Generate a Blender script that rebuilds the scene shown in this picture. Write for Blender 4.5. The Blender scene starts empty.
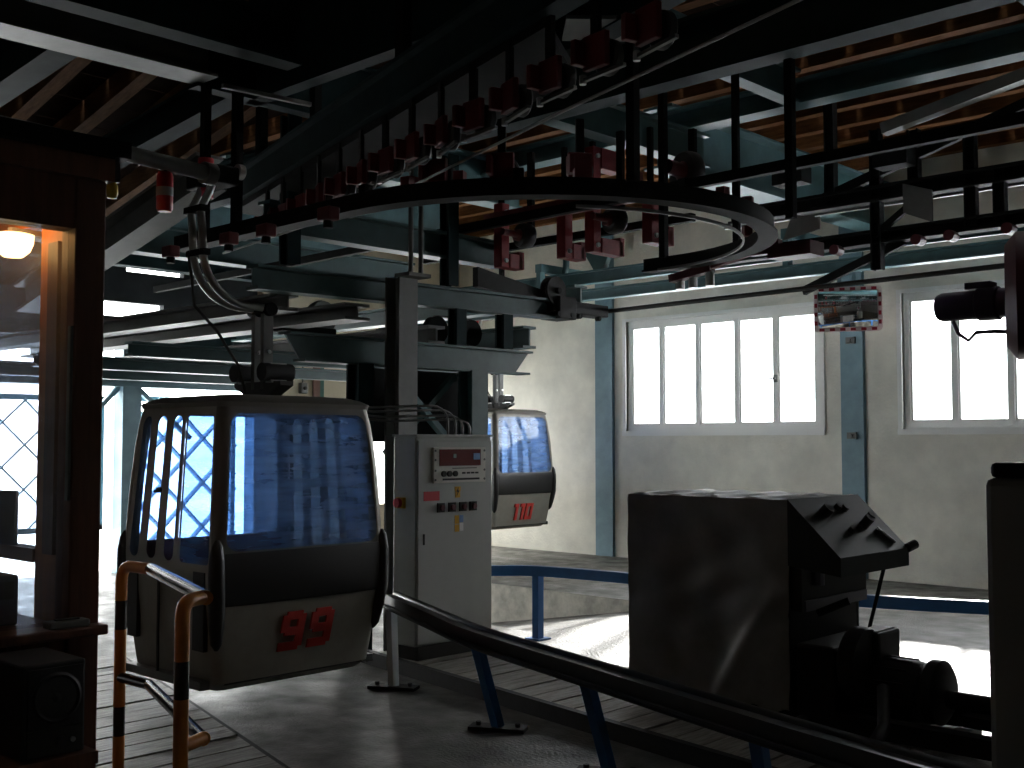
import bpy, math, random
from mathutils import Vector, Matrix
random.seed(7)
S = bpy.context.scene
COL = S.collection
PI = math.pi

# ------------------------------------------------------------------ camera, world, sun, exposure
cam = bpy.data.objects.new('camera', bpy.data.cameras.new('camera'))
COL.objects.link(cam)
cam.location = (0, 0, 1.7)
cam.rotation_euler = (PI / 2 + math.atan(58 / 1142), 0, math.radians(43.6))
cam.data.sensor_width = 36
cam.data.lens = 1142 / 1024 * 36
cam.data.clip_start = 0.05
S.camera = cam

W = bpy.data.worlds.new('world'); S.world = W
W.use_nodes = True
bg = W.node_tree.nodes['Background']
bg.inputs[0].default_value = (0.99, 1.0, 0.98, 1)
bg.inputs[1].default_value = 5.0

sun = bpy.data.objects.new('sun', bpy.data.lights.new('sun', 'SUN'))
COL.objects.link(sun)
sun.data.energy = 6.5
sun.data.angle = math.radians(2.0)
sun.data.color = (1.0, 0.96, 0.88)
sun.rotation_euler = Vector((0.348, -0.844, -0.407)).to_track_quat('-Z', 'Y').to_euler()

S.view_settings.view_transform = 'Standard'
S.view_settings.look = 'None'
S.view_settings.gamma = 1
S.view_settings.use_curve_mapping = False
S.view_settings.exposure = 1.3
S.cycles.max_bounces = 10
S.cycles.diffuse_bounces = 6
S.cycles.transparent_max_bounces = 16
S.cycles.caustics_reflective = False
S.cycles.caustics_refractive = False

# ------------------------------------------------------------------ materials
MATS = {}
def mat(name, col, rough=0.6, metal=0.0, var=0.0, scale=6.0, bump=0.0, bscale=40.0, spec=0.5, stretch=None, rvar=0.0, col2=None):
    m = bpy.data.materials.new(name); m.use_nodes = True
    nt = m.node_tree; b = nt.nodes['Principled BSDF']
    b.inputs['Base Color'].default_value = (*col, 1)
    b.inputs['Roughness'].default_value = rough
    b.inputs['Metallic'].default_value = metal
    b.inputs['Specular IOR Level'].default_value = spec
    tc = nt.nodes.new('ShaderNodeTexCoord'); src = tc.outputs['Object']
    if stretch:
        mp = nt.nodes.new('ShaderNodeMapping'); mp.inputs['Scale'].default_value = stretch
        nt.links.new(src, mp.inputs[0]); src = mp.outputs[0]
    if var or rvar:
        n = nt.nodes.new('ShaderNodeTexNoise'); n.inputs['Scale'].default_value = scale
        n.inputs['Detail'].default_value = 6; n.inputs['Roughness'].default_value = 0.65
        nt.links.new(src, n.inputs['Vector'])
        if var:
            mix = nt.nodes.new('ShaderNodeMix'); mix.data_type = 'RGBA'
            c2 = col2 if col2 else tuple(max(0, c * (1 - var)) for c in col)
            c1 = col if col2 else tuple(min(1, c * (1 + var * .6)) for c in col)
            mix.inputs[6].default_value = (*c1, 1); mix.inputs[7].default_value = (*c2, 1)
            mr = nt.nodes.new('ShaderNodeMapRange'); mr.inputs[1].default_value = .32; mr.inputs[2].default_value = .68
            nt.links.new(n.outputs[0], mr.inputs[0]); nt.links.new(mr.outputs[0], mix.inputs[0])
            nt.links.new(mix.outputs[2], b.inputs['Base Color'])
        if rvar:
            mr2 = nt.nodes.new('ShaderNodeMapRange'); mr2.inputs[1].default_value = .35; mr2.inputs[2].default_value = .65
            mr2.inputs[3].default_value = rough - rvar; mr2.inputs[4].default_value = rough + rvar
            nt.links.new(n.outputs[0], mr2.inputs[0]); nt.links.new(mr2.outputs[0], b.inputs['Roughness'])
    if bump:
        n2 = nt.nodes.new('ShaderNodeTexNoise'); n2.inputs['Scale'].default_value = bscale; n2.inputs['Detail'].default_value = 5
        nt.links.new(src, n2.inputs['Vector'])
        bp = nt.nodes.new('ShaderNodeBump'); bp.inputs['Strength'].default_value = bump; bp.inputs['Distance'].default_value = 0.01
        nt.links.new(n2.outputs[0], bp.inputs['Height']); nt.links.new(bp.outputs[0], b.inputs['Normal'])
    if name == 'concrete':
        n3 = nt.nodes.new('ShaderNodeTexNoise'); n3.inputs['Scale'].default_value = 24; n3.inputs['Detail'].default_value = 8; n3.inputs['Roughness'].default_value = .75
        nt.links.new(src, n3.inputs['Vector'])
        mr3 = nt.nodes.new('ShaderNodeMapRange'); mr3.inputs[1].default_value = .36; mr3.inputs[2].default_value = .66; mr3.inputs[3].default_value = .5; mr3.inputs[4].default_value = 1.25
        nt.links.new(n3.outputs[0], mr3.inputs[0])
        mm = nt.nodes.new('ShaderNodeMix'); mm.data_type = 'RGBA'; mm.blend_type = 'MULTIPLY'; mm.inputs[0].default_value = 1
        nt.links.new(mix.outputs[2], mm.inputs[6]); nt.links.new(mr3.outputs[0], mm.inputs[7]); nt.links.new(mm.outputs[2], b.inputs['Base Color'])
    MATS[name] = m
    return m
def emit(name, col, strength):
    m = bpy.data.materials.new(name); m.use_nodes = True
    b = m.node_tree.nodes['Principled BSDF']
    b.inputs['Base Color'].default_value = (*col, 1)
    b.inputs['Emission Color'].default_value = (*col, 1); b.inputs['Emission Strength'].default_value = strength
    MATS[name] = m
def glass(name, tint, gloss=0.08, rough=0.03, haze=0.0):
    m = bpy.data.materials.new(name); m.use_nodes = True
    nt = m.node_tree; nt.nodes.clear()
    out = nt.nodes.new('ShaderNodeOutputMaterial')
    t = nt.nodes.new('ShaderNodeBsdfTransparent'); t.inputs[0].default_value = (*tint, 1)
    g = nt.nodes.new('ShaderNodeBsdfGlossy'); g.inputs['Roughness'].default_value = rough
    g.inputs[0].default_value = (.9, .95, 1, 1)
    fr = nt.nodes.new('ShaderNodeLayerWeight'); fr.inputs[0].default_value = .5
    pw = nt.nodes.new('ShaderNodeMath'); pw.operation = 'POWER'; pw.inputs[1].default_value = 5
    mr = nt.nodes.new('ShaderNodeMath'); mr.operation = 'MULTIPLY_ADD'; mr.inputs[1].default_value = .85; mr.inputs[2].default_value = gloss * .5
    nt.links.new(fr.outputs['Facing'], pw.inputs[0]); nt.links.new(pw.outputs[0], mr.inputs[0])
    mx = nt.nodes.new('ShaderNodeMixShader'); nt.links.new(mr.outputs[0], mx.inputs[0])
    nt.links.new(t.outputs[0], mx.inputs[1]); nt.links.new(g.outputs[0], mx.inputs[2])
    last = mx
    if haze:
        d1 = nt.nodes.new('ShaderNodeBsdfDiffuse'); d1.inputs[0].default_value = (*[.25 + .7 * c for c in tint], 1)
        d2 = nt.nodes.new('ShaderNodeBsdfTranslucent'); d2.inputs[0].default_value = (*tint, 1)
        d = nt.nodes.new('ShaderNodeMixShader'); d.inputs[0].default_value = .6
        nt.links.new(d1.outputs[0], d.inputs[1]); nt.links.new(d2.outputs[0], d.inputs[2])
        tc = nt.nodes.new('ShaderNodeTexCoord'); mp = nt.nodes.new('ShaderNodeMapping'); mp.inputs['Scale'].default_value = (1, 1, 7)
        nt.links.new(tc.outputs['Object'], mp.inputs[0])
        n = nt.nodes.new('ShaderNodeTexNoise'); n.inputs['Scale'].default_value = 2.2; n.inputs['Detail'].default_value = 8
        nt.links.new(mp.outputs[0], n.inputs['Vector'])
        mr3 = nt.nodes.new('ShaderNodeMapRange'); mr3.inputs[1].default_value = .4; mr3.inputs[2].default_value = .75
        mr3.inputs[3].default_value = haze * .6; mr3.inputs[4].default_value = haze * 1.3
        nt.links.new(n.outputs[0], mr3.inputs[0])
        m2 = nt.nodes.new('ShaderNodeMixShader'); nt.links.new(mr3.outputs[0], m2.inputs[0])
        nt.links.new(last.outputs[0], m2.inputs[1]); nt.links.new(d.outputs[0], m2.inputs[2]); last = m2
    nt.links.new(last.outputs[0], out.inputs[0])
    MATS[name] = m

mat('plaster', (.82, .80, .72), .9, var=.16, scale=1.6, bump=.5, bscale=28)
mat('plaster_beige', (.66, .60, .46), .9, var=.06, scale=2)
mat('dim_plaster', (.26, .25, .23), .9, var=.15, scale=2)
mat('dark_plaster', (.05, .055, .058), .9, var=.3, scale=2, spec=.1)  # very dark plaster tone, mottled by noise
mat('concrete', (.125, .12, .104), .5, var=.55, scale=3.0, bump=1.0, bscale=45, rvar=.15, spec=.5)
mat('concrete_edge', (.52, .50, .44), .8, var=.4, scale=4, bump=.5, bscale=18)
mat('snow', (.85, .87, .9), .8, var=.04, scale=1)
mat('weathered_wood', (.30, .275, .24), .62, var=.4, scale=9, bump=.5, bscale=26, stretch=(5, .5, 1), rvar=.1)
mat('weathered_wood_dark', (.15, .135, .116), .55, var=.45, scale=9, bump=.6, bscale=26, stretch=(5, .5, 1), rvar=.12)
mat('purlin_wood', (.15, .064, .024), .85, spec=.1, var=.35, scale=8, stretch=(.5, 4, 4))
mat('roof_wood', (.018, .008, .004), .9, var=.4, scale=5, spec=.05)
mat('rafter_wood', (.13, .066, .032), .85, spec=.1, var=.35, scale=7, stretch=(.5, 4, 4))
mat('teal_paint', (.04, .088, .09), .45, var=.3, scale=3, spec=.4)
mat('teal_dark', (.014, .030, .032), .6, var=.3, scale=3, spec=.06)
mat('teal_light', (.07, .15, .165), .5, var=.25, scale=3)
mat('pillar_paint', (.19, .31, .37), .5, var=.25, scale=2.5)
mat('grey_steel', (.15, .155, .148), .5, .1, var=.2, scale=4)
mat('dark_steel', (.014, .015, .015), .65, .0, var=.3, scale=6, spec=.05)
mat('black_rubber', (.012, .012, .013), .6)
mat('grease_black', (.010, .0095, .009), .6, var=.3, scale=20, spec=.22)
mat('tube_steel', (.38, .385, .37), .3, .6)
mat('column_pad', (.24, .235, .215), .8, spec=.2)
mat('bright_steel', (.55, .56, .55), .3, .9)
mat('red_paint', (.13, .009, .011), .5, var=.25, scale=8)
mat('red_bracket', (.24, .014, .018), .5, var=.25, scale=8)
mat('dark_red', (.10, .016, .024), .45)
mat('digit_red', (.60, .045, .035), .6)
mat('cab_silver', (.34, .325, .28), .45, .25, var=.12, scale=5)
mat('cab_frame', (.36, .34, .29), .45, .3)
mat('cab_roof', (.16, .15, .13), .5, .2)
mat('cab_black', (.016, .015, .015), .45)
mat('seat_red', (.16, .03, .04), .8)
mat('cabinet_grey', (.46, .48, .46), .45, var=.06, scale=3)
mat('plinth_dark', (.045, .045, .042), .75, spec=.25)
mat('panel_white', (.72, .70, .64), .5)
mat('display_red', (.14, .012, .012), .25)
mat('label_red', (.60, .04, .05), .5)
mat('label_yellow', (.75, .42, .03), .5)
mat('label_blue', (.20, .33, .62), .5)
mat('label_white', (.8, .8, .8), .5)
mat('blue_paint', (.02, .115, .32), .38, var=.2, scale=6)
mat('rail_pad', (.022, .024, .024), .33, var=.3, scale=5, rvar=.02)
mat('post_lit', (.62, .66, .68), .5)  # white of the first post stands in for portal daylight on it
mat('tarp', (.21, .203, .185), .5, var=.25, scale=3, rvar=.06)
mat('console', (.024, .028, .025), .5, spec=.15, var=.15, scale=4)
mat('wood_brown', (.15, .058, .032), .5, var=.35, scale=6, stretch=(6, 6, .6))
mat('wood_orange', (.42, .135, .035), .5, var=.25, scale=6, stretch=(6, 6, .6))
mat('speaker_black', (.025, .025, .027), .5)
mat('speaker_cone', (.012, .012, .014), .6)
mat('hazard_orange', (.55, .20, .025), .38, var=.2, scale=7)
mat('hazard_black', (.03, .028, .026), .22)
mat('window_white', (.88, .88, .86), .5)
mat('mirror_white', (.80, .70, .68), .5)
mat('mirror_red', (.32, .012, .03), .5)
mat('mirror_face', (.85, .87, .88), .03, 1.0)
mat('can_red', (.50, .02, .03), .4)
mat('paper', (.45, .45, .47), .6)
mat('paper_dark', (.09, .09, .11), .6)
mat('yellow_plastic', (.6, .42, .03), .4)
mat('cable_black', (.02, .02, .02), .5)
mat('sign_green', (.03, .12, .09), .6)
mat('sign_brown', (.16, .07, .05), .6)
mat('motor_flare_tint', (.075, .05, .10), .4)  # purple is lens flare mixed into the base colour
emit('lamp_glow', (1.0, .60, .20), 3.0)
glass('cab_glass', (.50, .66, .92), .10, .04, .10)
glass('cab_end_glass', (.34, .50, .80), .10, .04, .34)
glass('clear_glass', (.97, .98, 1.0), .04, .02)
glass('booth_glass', (.86, .9, .95), .10, .05, .10)

# ------------------------------------------------------------------ mesh helpers
class MB:
    def __init__(s): s.v = []; s.f = []
    def add(s, vs, fs):
        o = len(s.v); s.v += [tuple(v) for v in vs]; s.f += [tuple(i + o for i in f) for f in fs]; return s
    def box(s, x0, x1, y0, y1, z0, z1):
        return s.add([(x0,y0,z0),(x1,y0,z0),(x1,y1,z0),(x0,y1,z0),(x0,y0,z1),(x1,y0,z1),(x1,y1,z1),(x0,y1,z1)],
                     [(3,2,1,0),(4,5,6,7),(0,1,5,4),(1,2,6,5),(2,3,7,6),(3,0,4,7)])
    def cbox(s, c, d, rot=None):
        m = rot if rot else Matrix.Identity(3); c = Vector(c)
        vs = [c + m @ Vector((sx*d[0]/2, sy*d[1]/2, sz*d[2]/2)) for sz in (-1,1) for sx,sy in ((-1,-1),(1,-1),(1,1),(-1,1))]
        return s.add(vs, [(3,2,1,0),(4,5,6,7),(0,1,5,4),(1,2,6,5),(2,3,7,6),(3,0,4,7)])
    def bar(s, p0, p1, w, h, up=(0,0,1)):
        p0, p1 = Vector(p0), Vector(p1); d = (p1-p0).normalized(); u = Vector(up)
        if abs(d.dot(u)) > .98: u = Vector((1,0,0))
        r = d.cross(u).normalized(); u = r.cross(d).normalized()
        vs = [p + r*a*w/2 + u*b*h/2 for p in (p0,p1) for a,b in ((-1,-1),(1,-1),(1,1),(-1,1))]
        return s.add(vs, [(3,2,1,0),(4,5,6,7),(0,1,5,4),(1,2,6,5),(2,3,7,6),(3,0,4,7)])
    def ibeam(s, p0, p1, h, w, tf=.025, tw=.02, up=(0,0,1)):
        # p0, p1 at the middle of the bottom flange's underside
        p0, p1 = Vector(p0), Vector(p1); d = (p1-p0).normalized(); u = Vector(up)
        if abs(d.dot(u)) > .98: u = Vector((1,0,0))
        r = d.cross(u).normalized(); u = r.cross(d).normalized()
        prof = [(-w/2,0),(w/2,0),(w/2,tf),(tw/2,tf),(tw/2,h-tf),(w/2,h-tf),(w/2,h),(-w/2,h),(-w/2,h-tf),(-tw/2,h-tf),(-tw/2,tf),(-w/2,tf)]
        n = 12
        vs = [p + r*a + u*b for p in (p0,p1) for a,b in prof]
        fs = [(i,(i+1)%n,n+(i+1)%n,n+i) for i in range(n)] + [(0,11,2,1),(11,10,3,2),(10,9,4,3),(9,8,5,4),(8,7,6,5)]
        fs += [(12,13,14,23),(23,14,15,22),(22,15,16,21),(21,16,17,20),(20,17,18,19)]
        return s.add(vs, fs)
    def tube(s, path, r, seg=10, cap=True, closed=False):
        P = [Vector(p) for p in path]; n = len(P); prev = None; base = len(s.v); rings = []
        for i, p in enumerate(P):
            a = P[i-1] if (i > 0 or closed) else P[i]; b = P[(i+1) % n] if (i < n-1 or closed) else P[i]
            d = (b-a).normalized()
            if prev is None:
                u = Vector((0,0,1)) if abs(d.z) < .9 else Vector((1,0,0))
                u = (u - d*u.dot(d)).normalized()
            else:
                u = prev - d*prev.dot(d); u.normalize()
            prev = u; w = d.cross(u)
            rr = r[i] if isinstance(r, (list, tuple)) else r
            rings.append([p + (u*math.cos(2*PI*k/seg) + w*math.sin(2*PI*k/seg))*rr for k in range(seg)])
        vs = [v for rg in rings for v in rg]; fs = []
        m = n if closed else n-1
        for i in range(m):
            for k in range(seg):
                j = (i+1) % n
                fs.append((i*seg+k, i*seg+(k+1)%seg, j*seg+(k+1)%seg, j*seg+k))
        if cap and not closed:
            fs.append(tuple(reversed(range(seg)))); fs.append(tuple((n-1)*seg+k for k in range(seg)))
        return s.add(vs, fs)
    def cyl(s, p0, p1, r, seg=16, r1=None):
        return s.tube([p0, p1], [r, r if r1 is None else r1], seg)
    def prism(s, poly, ext):
        # poly: list of 3-D points (planar), ext: vector
        n = len(poly); e = Vector(ext); P = [Vector(p) for p in poly]
        return s.add(P + [p+e for p in P], [tuple(reversed(range(n))), tuple(range(n,2*n))] + [(i,(i+1)%n,n+(i+1)%n,n+i) for i in range(n)])
    def lathe(s, prof, c, axis=(0,0,1), seg=24):
        # prof: (radius, height along axis)
        a = Vector(axis).normalized(); u = Vector((1,0,0)) if abs(a.x) < .9 else Vector((0,1,0))
        u = (u - a*u.dot(a)).normalized(); w = a.cross(u); c = Vector(c); n = len(prof)
        vs = [c + a*h + (u*math.cos(2*PI*k/seg)+w*math.sin(2*PI*k/seg))*r for r,h in prof for k in range(seg)]
        fs = [(i*seg+k, i*seg+(k+1)%seg, (i+1)*seg+(k+1)%seg, (i+1)*seg+k) for i in range(n-1) for k in range(seg)]
        if prof[0][0] > 1e-4: fs.append(tuple(reversed(range(seg))))
        if prof[-1][0] > 1e-4: fs.append(tuple((n-1)*seg+k for k in range(seg)))
        return s.add(vs, fs)
    def build(s, name, m, parent=None, smooth=False, bevel=0):
        me = bpy.data.meshes.new(name); me.from_pydata(s.v, [], s.f); me.validate(); me.update()
        me.materials.append(MATS[m] if isinstance(m, str) else m)
        o = bpy.data.objects.new(name, me); COL.objects.link(o)
        if parent: o.parent = parent
        if smooth:
            me.polygons.foreach_set('use_smooth', [True]*len(me.polygons))
            try: me.set_sharp_from_angle(angle=math.radians(38))
            except Exception: pass
        if bevel:
            b = o.modifiers.new('bevel', 'BEVEL'); b.width = bevel; b.segments = 2; b.limit_method = 'ANGLE'
        return o

def thing(name, label, cat, loc=(0,0,0), rz=0, group=None):
    o = bpy.data.objects.new(name, None); COL.objects.link(o); o.empty_display_size = .1
    o.location = loc; o.rotation_euler = (0,0,rz); o['label'] = label; o['category'] = cat
    if group: o['group'] = group
    return o
def tag(o, label, cat, group=None):
    o['label'] = label; o['category'] = cat
    if group: o['group'] = group
    return o
def struct(o, label=None, cat=None):
    o['kind'] = 'structure'
    if label: o['label'] = label
    if cat: o['category'] = cat
    return o
def sempty(name, label, cat):
    o = bpy.data.objects.new(name, None); COL.objects.link(o); o.empty_display_size = .1
    return struct(o, label, cat)
def copy_tree(o, parent=None):
    c = o.copy(); COL.objects.link(c); c.parent = parent
    for ch in list(o.children): copy_tree(ch, c)
    return c
def share(src, name, parent, loc=(0,0,0), rot=(0,0,0), scale=(1,1,1)):
    o = bpy.data.objects.new(name, src.data); COL.objects.link(o); o.parent = parent
    o.location = loc; o.rotation_euler = rot; o.scale = scale
    return o
def arc(c, r, a0, a1, n, ax='xy'):
    out = []
    for i in range(n+1):
        a = a0 + (a1-a0)*i/n; p = (r*math.cos(a), r*math.sin(a))
        if ax == 'xy': out.append((c[0]+p[0], c[1]+p[1], c[2]))
        elif ax == 'yz': out.append((c[0], c[1]+p[0], c[2]+p[1]))
        else: out.append((c[0]+p[0], c[1], c[2]+p[1]))
    return out
def rotz(a): return Matrix.Rotation(a, 3, 'Z')

XW, XE, YS, YN = -14.0, 3.5, -3.0, 13.4          # room limits
# ------------------------------------------------------------------ floor
LX, LY0, LY1 = -6.9, 7.62, 9.85                    # sunken lane sloping out of the hall
def lz(x): return -(LX - x) * .165
fb = MB()
def quad(x0,x1,y0,y1,za,zb):
    fb.add([(x0,y0,za),(x1,y0,zb),(x1,y1,zb),(x0,y1,za)], [(0,1,2,3)])
quad(XW-.4, XE, YS, LY0, 0, 0); quad(XW-.4, XE, LY1, YN, 0, 0); quad(LX, XE, LY0, LY1, 0, 0)
quad(XW-.4, LX, LY0, LY1, lz(XW-.4), 0)
for k, y in ((1, LY0), (2, LY1)):
    tl = MB().add([(XW-.4,y,lz(XW-.4)),(LX,y,0),(XW-.4,y,0)], [(0,1,2)])
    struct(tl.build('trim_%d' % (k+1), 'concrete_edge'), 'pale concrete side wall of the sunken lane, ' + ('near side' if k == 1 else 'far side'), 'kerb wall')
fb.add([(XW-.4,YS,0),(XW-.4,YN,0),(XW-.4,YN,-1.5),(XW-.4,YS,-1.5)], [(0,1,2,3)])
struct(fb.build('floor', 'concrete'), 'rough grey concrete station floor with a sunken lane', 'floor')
gb = MB(); gb.add([(-80,-50,-1.5),(XW-.4,-50,-1.5),(XW-.4,60,-1.5),(-80,60,-1.5)], [(0,1,2,3)])
gb.add([(XW-.4,YN+.3,-1.5),(30,YN+.3,-1.5),(30,60,-1.5),(XW-.4,60,-1.5)], [(0,1,2,3)])
o = gb.build('snow_field', 'snow'); struct(o, 'white snow covered ground outside the station opening', 'snow')

jb = MB().bar((-8.6,4.10+1.53*.264+.008,.004),(-2.4,4.10-4.67*.264+.008,.004),.03,.006)
struct(jb.build('trim_1', 'grease_black'), 'dark crack between floorboards and concrete', 'joint')
# plank deck in front of the grey cabinet (boards run along y)
def deck(name, label, x0, x1, yedge, yfar, w, z0, z1, m):
    t = thing(name, label, 'deck')
    x = x0
    while x < x1 - .01:
        xe = min(x + w, x1); dz = random.uniform(-.004, .004)
        b = MB(); g = .009
        b.add([(x+g,yedge(x+g),z0),(xe-g,yedge(xe-g),z0),(xe-g,yfar(xe-g),z0),(x+g,yfar(x+g),z0),
               (x+g,yedge(x+g),z1+dz),(xe-g,yedge(xe-g),z1+dz),(xe-g,yfar(xe-g),z1+dz),(x+g,yfar(x+g),z1+dz)],
              [(3,2,1,0),(4,5,6,7),(0,1,5,4),(1,2,6,5),(2,3,7,6),(3,0,4,7)])
        b.build('plank', m, t); x = xe
    return t
deck('plank_deck', 'low deck of weathered grey planks in front of the grey control cabinet', -6.9, -2.6,
     lambda x: 5.31 - (x+4.43)*.168, lambda x: 6.62, .21, 0.001, .08, 'weathered_wood')
deck('plank_floor', 'worn dark floorboards beside the yellow and black barrier', -8.6, -2.4,
     lambda x: .6, lambda x: 4.10 - (x+7.07)*.264 - .02, .24, 0.001, .022, 'weathered_wood_dark')
tag(MB().bar((-7.0,5.68,.05),(-2.5,4.93,.05),.05,.1).build('deck_kerb', 'grease_black'),
    'dark kerb strip along the front edge of the grey plank deck', 'kerb')

# ------------------------------------------------------------------ walls
WIN = [(-10.42, -7.26, 1.86, 3.47), (-6.16, -2.4, 1.86, 3.52)]
TH = .3
wb = MB()
xs = [XW, WIN[0][0], WIN[0][1], WIN[1][0], WIN[1][1], XE]
ZT = 5.3
for i in range(5):
    if i % 2 == 0: wb.box(xs[i], xs[i+1], YN, YN+TH, -1.5, ZT)
    else:
        w = WIN[i//2]; wb.box(xs[i], xs[i+1], YN, YN+TH, -1.5, w[2]); wb.box(xs[i], xs[i+1], YN, YN+TH, w[3], ZT)
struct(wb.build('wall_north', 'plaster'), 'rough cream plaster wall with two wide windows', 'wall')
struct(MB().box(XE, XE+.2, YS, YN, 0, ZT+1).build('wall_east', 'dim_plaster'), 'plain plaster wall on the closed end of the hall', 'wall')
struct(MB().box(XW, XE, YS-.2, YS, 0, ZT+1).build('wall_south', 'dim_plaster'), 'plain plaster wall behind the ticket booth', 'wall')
ew = MB().box(XW-.25, XW, 9.45, 11.1, -1.2, 5.3)
ew.box(XW-.25, XW, 11.1, 13.4, 2.2, 5.3).box(XW-.25, XW, 11.1, 13.4, -1.2, .72)  # low sill across the far opening, added to cut light on the wall
ww = MB().box(XW-.25, XW-.13, YS, 4.7, -1.5, 5.5)  # closes the hall end around the portal, added to reduce incoming daylight
zc = [3.0, 3.36, 3.56, 3.97, 4.07, 5.5]
for i in range(5):
    if i == 1: ww.box(XW-.25, XW-.13, 4.7, 6.6, zc[i], zc[i+1]).box(XW-.25, XW-.13, 7.95, 9.45, zc[i], zc[i+1])
    elif i == 3: ww.box(XW-.25, XW-.13, 4.7, 7.4, zc[i], zc[i+1]).box(XW-.25, XW-.13, 8.25, 9.45, zc[i], zc[i+1])
    else: ww.box(XW-.25, XW-.13, 4.7, 9.45, zc[i], zc[i+1])
struct(ww.build('wall_portal', 'dark_plaster'), 'dark wall added above and beside the open portal of the hall to limit daylight', 'wall')
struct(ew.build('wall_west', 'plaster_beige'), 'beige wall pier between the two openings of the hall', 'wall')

def window(name, w, divs, label):
    x0, x1, z0, z1 = w
    t = sempty(name, label, 'window')
    y = YN + .03; f = .085
    fr = MB().box(x0, x1, y, y+.08, z0, z0+f).box(x0, x1, y, y+.08, z1-f, z1).box(x0, x0+f, y, y+.08, z0+f, z1-f).box(x1-f, x1, y, y+.08, z0+f, z1-f)
    fr.build('window_frame', 'window_white', t)
    tr = MB(); e = .035
    tr.box(x0-.06, x1+.06, YN-.035, YN+.03, z0-.07, z0).box(x0-.06, x1+.06, YN-.02, YN+.03, z1, z1+.05)
    tr.box(x0-.06, x0, YN-.02, YN+.03, z0, z1).box(x1, x1+.06, YN-.02, YN+.03, z0, z1)
    tr.build('window_trim', 'window_white', t)
    xs = [x0+f] + divs + [x1-f]
    for d in divs: MB().box(d-.03, d+.03, y-.005, y+.075, z0+f, z1-f).build('mullion', 'window_white', t)
    for i in range(len(xs)-1):
        a, b = xs[i] + (.03 if i else 0), xs[i+1] - (.03 if i < len(xs)-2 else 0)
        s = .025
        sash = MB().box(a, b, y+.01, y+.05, z0+f, z0+f+s).box(a, b, y+.01, y+.05, z1-f-s, z1-f).box(a, a+s, y+.01, y+.05, z0+f+s, z1-f-s).box(b-s, b, y+.01, y+.05, z0+f+s, z1-f-s)
        so = sash.build('sash', 'window_white', t)
        MB().box(a+s, b-s, y+.025, y+.031, z0+f+s, z1-f-s).build('pane', 'clear_glass', so)
    for d in divs[-1:]:
        zc = (z0+z1)/2 - .12
        MB().box(d-.03, d+.03, y-.02, y-.005, zc-.05, zc+.05).cyl((d,y-.02,zc),(d,y-.05,zc),.012,8).bar((d-.09,y-.05,zc),(d+.02,y-.05,zc),.02,.02).build('window_handle', 'grey_steel', t)
    return t
window('window_1', WIN[0], [-9.80, -9.17, -8.53, -7.93], 'white framed five pane window left of the traffic mirror')
window('window_2', WIN[1], [-5.52, -4.87, -4.22, -3.57, -2.95], 'white framed window at the right behind the hanging motor')

# ------------------------------------------------------------------ ceiling: boards, purlins, roof steel
ceil = sempty('ceiling', 'dark timber ceiling with wooden purlins carried by teal steel beams', 'ceiling')
def zs(x): return 5.42 if x > -6.2 else 5.42 - (-6.2 - x)*.2      # sloping part over the near lane
x = XW - .6; bw = .45
while x < XE:
    xe = min(x+bw, XE)
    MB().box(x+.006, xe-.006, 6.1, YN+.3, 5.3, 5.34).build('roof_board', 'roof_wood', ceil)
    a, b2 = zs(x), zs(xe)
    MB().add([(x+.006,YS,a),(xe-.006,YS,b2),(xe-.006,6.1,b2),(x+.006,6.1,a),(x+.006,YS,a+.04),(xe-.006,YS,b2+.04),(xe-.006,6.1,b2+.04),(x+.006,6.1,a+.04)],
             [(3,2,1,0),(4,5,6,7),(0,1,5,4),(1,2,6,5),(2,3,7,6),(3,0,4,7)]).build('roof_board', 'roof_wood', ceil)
    x = xe
MB().box(XW-.6, XE, 6.06, 6.12, 3.6, 5.36).build('roof_step_board', 'roof_wood', ceil) if False else None
MB().add([(XW-.6,6.1,zs(XW-.6)),(-6.2,6.1,5.42),(XW-.6,6.1,5.42)],[(0,1,2)]).build('gable_board', 'roof_wood', ceil)
for y in (6.4, 7.3, 8.2, 9.32, 10.0, 10.70, 11.3, 11.9, 12.58, 13.2):
    MB().box(XW-.5, XE, y-.06, y+.06, 5.1, 5.3).build('purlin', 'purlin_wood', ceil)
for y in [k*.56 - 2.6 for k in range(16)]:
    MB().bar((XW-.5, y, zs(XW-.5)-.1), (-6.2, y, 5.32), .13, .2).build('purlin', 'rafter_wood', ceil)
    MB().bar((-6.2, y, 5.32), (XE, y, 5.32), .13, .2).build('purlin', 'rafter_wood', ceil)
def sb(p0, p1, h, w, m='teal_dark', name='steel_beam'):
    return MB().ibeam(p0, p1, h, w).build(name, m, ceil)
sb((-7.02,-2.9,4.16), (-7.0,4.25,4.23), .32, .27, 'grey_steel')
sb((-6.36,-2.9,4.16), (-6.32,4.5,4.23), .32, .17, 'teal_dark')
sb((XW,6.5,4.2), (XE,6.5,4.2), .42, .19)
sb((XW,8.78,4.6), (XE,8.78,4.6), .22, .2, 'teal_light')  # lighter teal imitates sun patch light bounced onto this beam
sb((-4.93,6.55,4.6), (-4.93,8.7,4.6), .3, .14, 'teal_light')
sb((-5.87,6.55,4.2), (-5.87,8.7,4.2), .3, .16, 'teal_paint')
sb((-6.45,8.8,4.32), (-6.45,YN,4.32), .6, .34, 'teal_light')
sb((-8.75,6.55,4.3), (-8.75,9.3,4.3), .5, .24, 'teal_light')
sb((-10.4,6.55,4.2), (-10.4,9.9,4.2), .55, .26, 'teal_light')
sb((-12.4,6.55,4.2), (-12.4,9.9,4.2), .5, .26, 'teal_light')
sb((-2.6,6.55,4.6), (-2.6,8.7,4.6), .3, .16, 'teal_paint')
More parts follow.
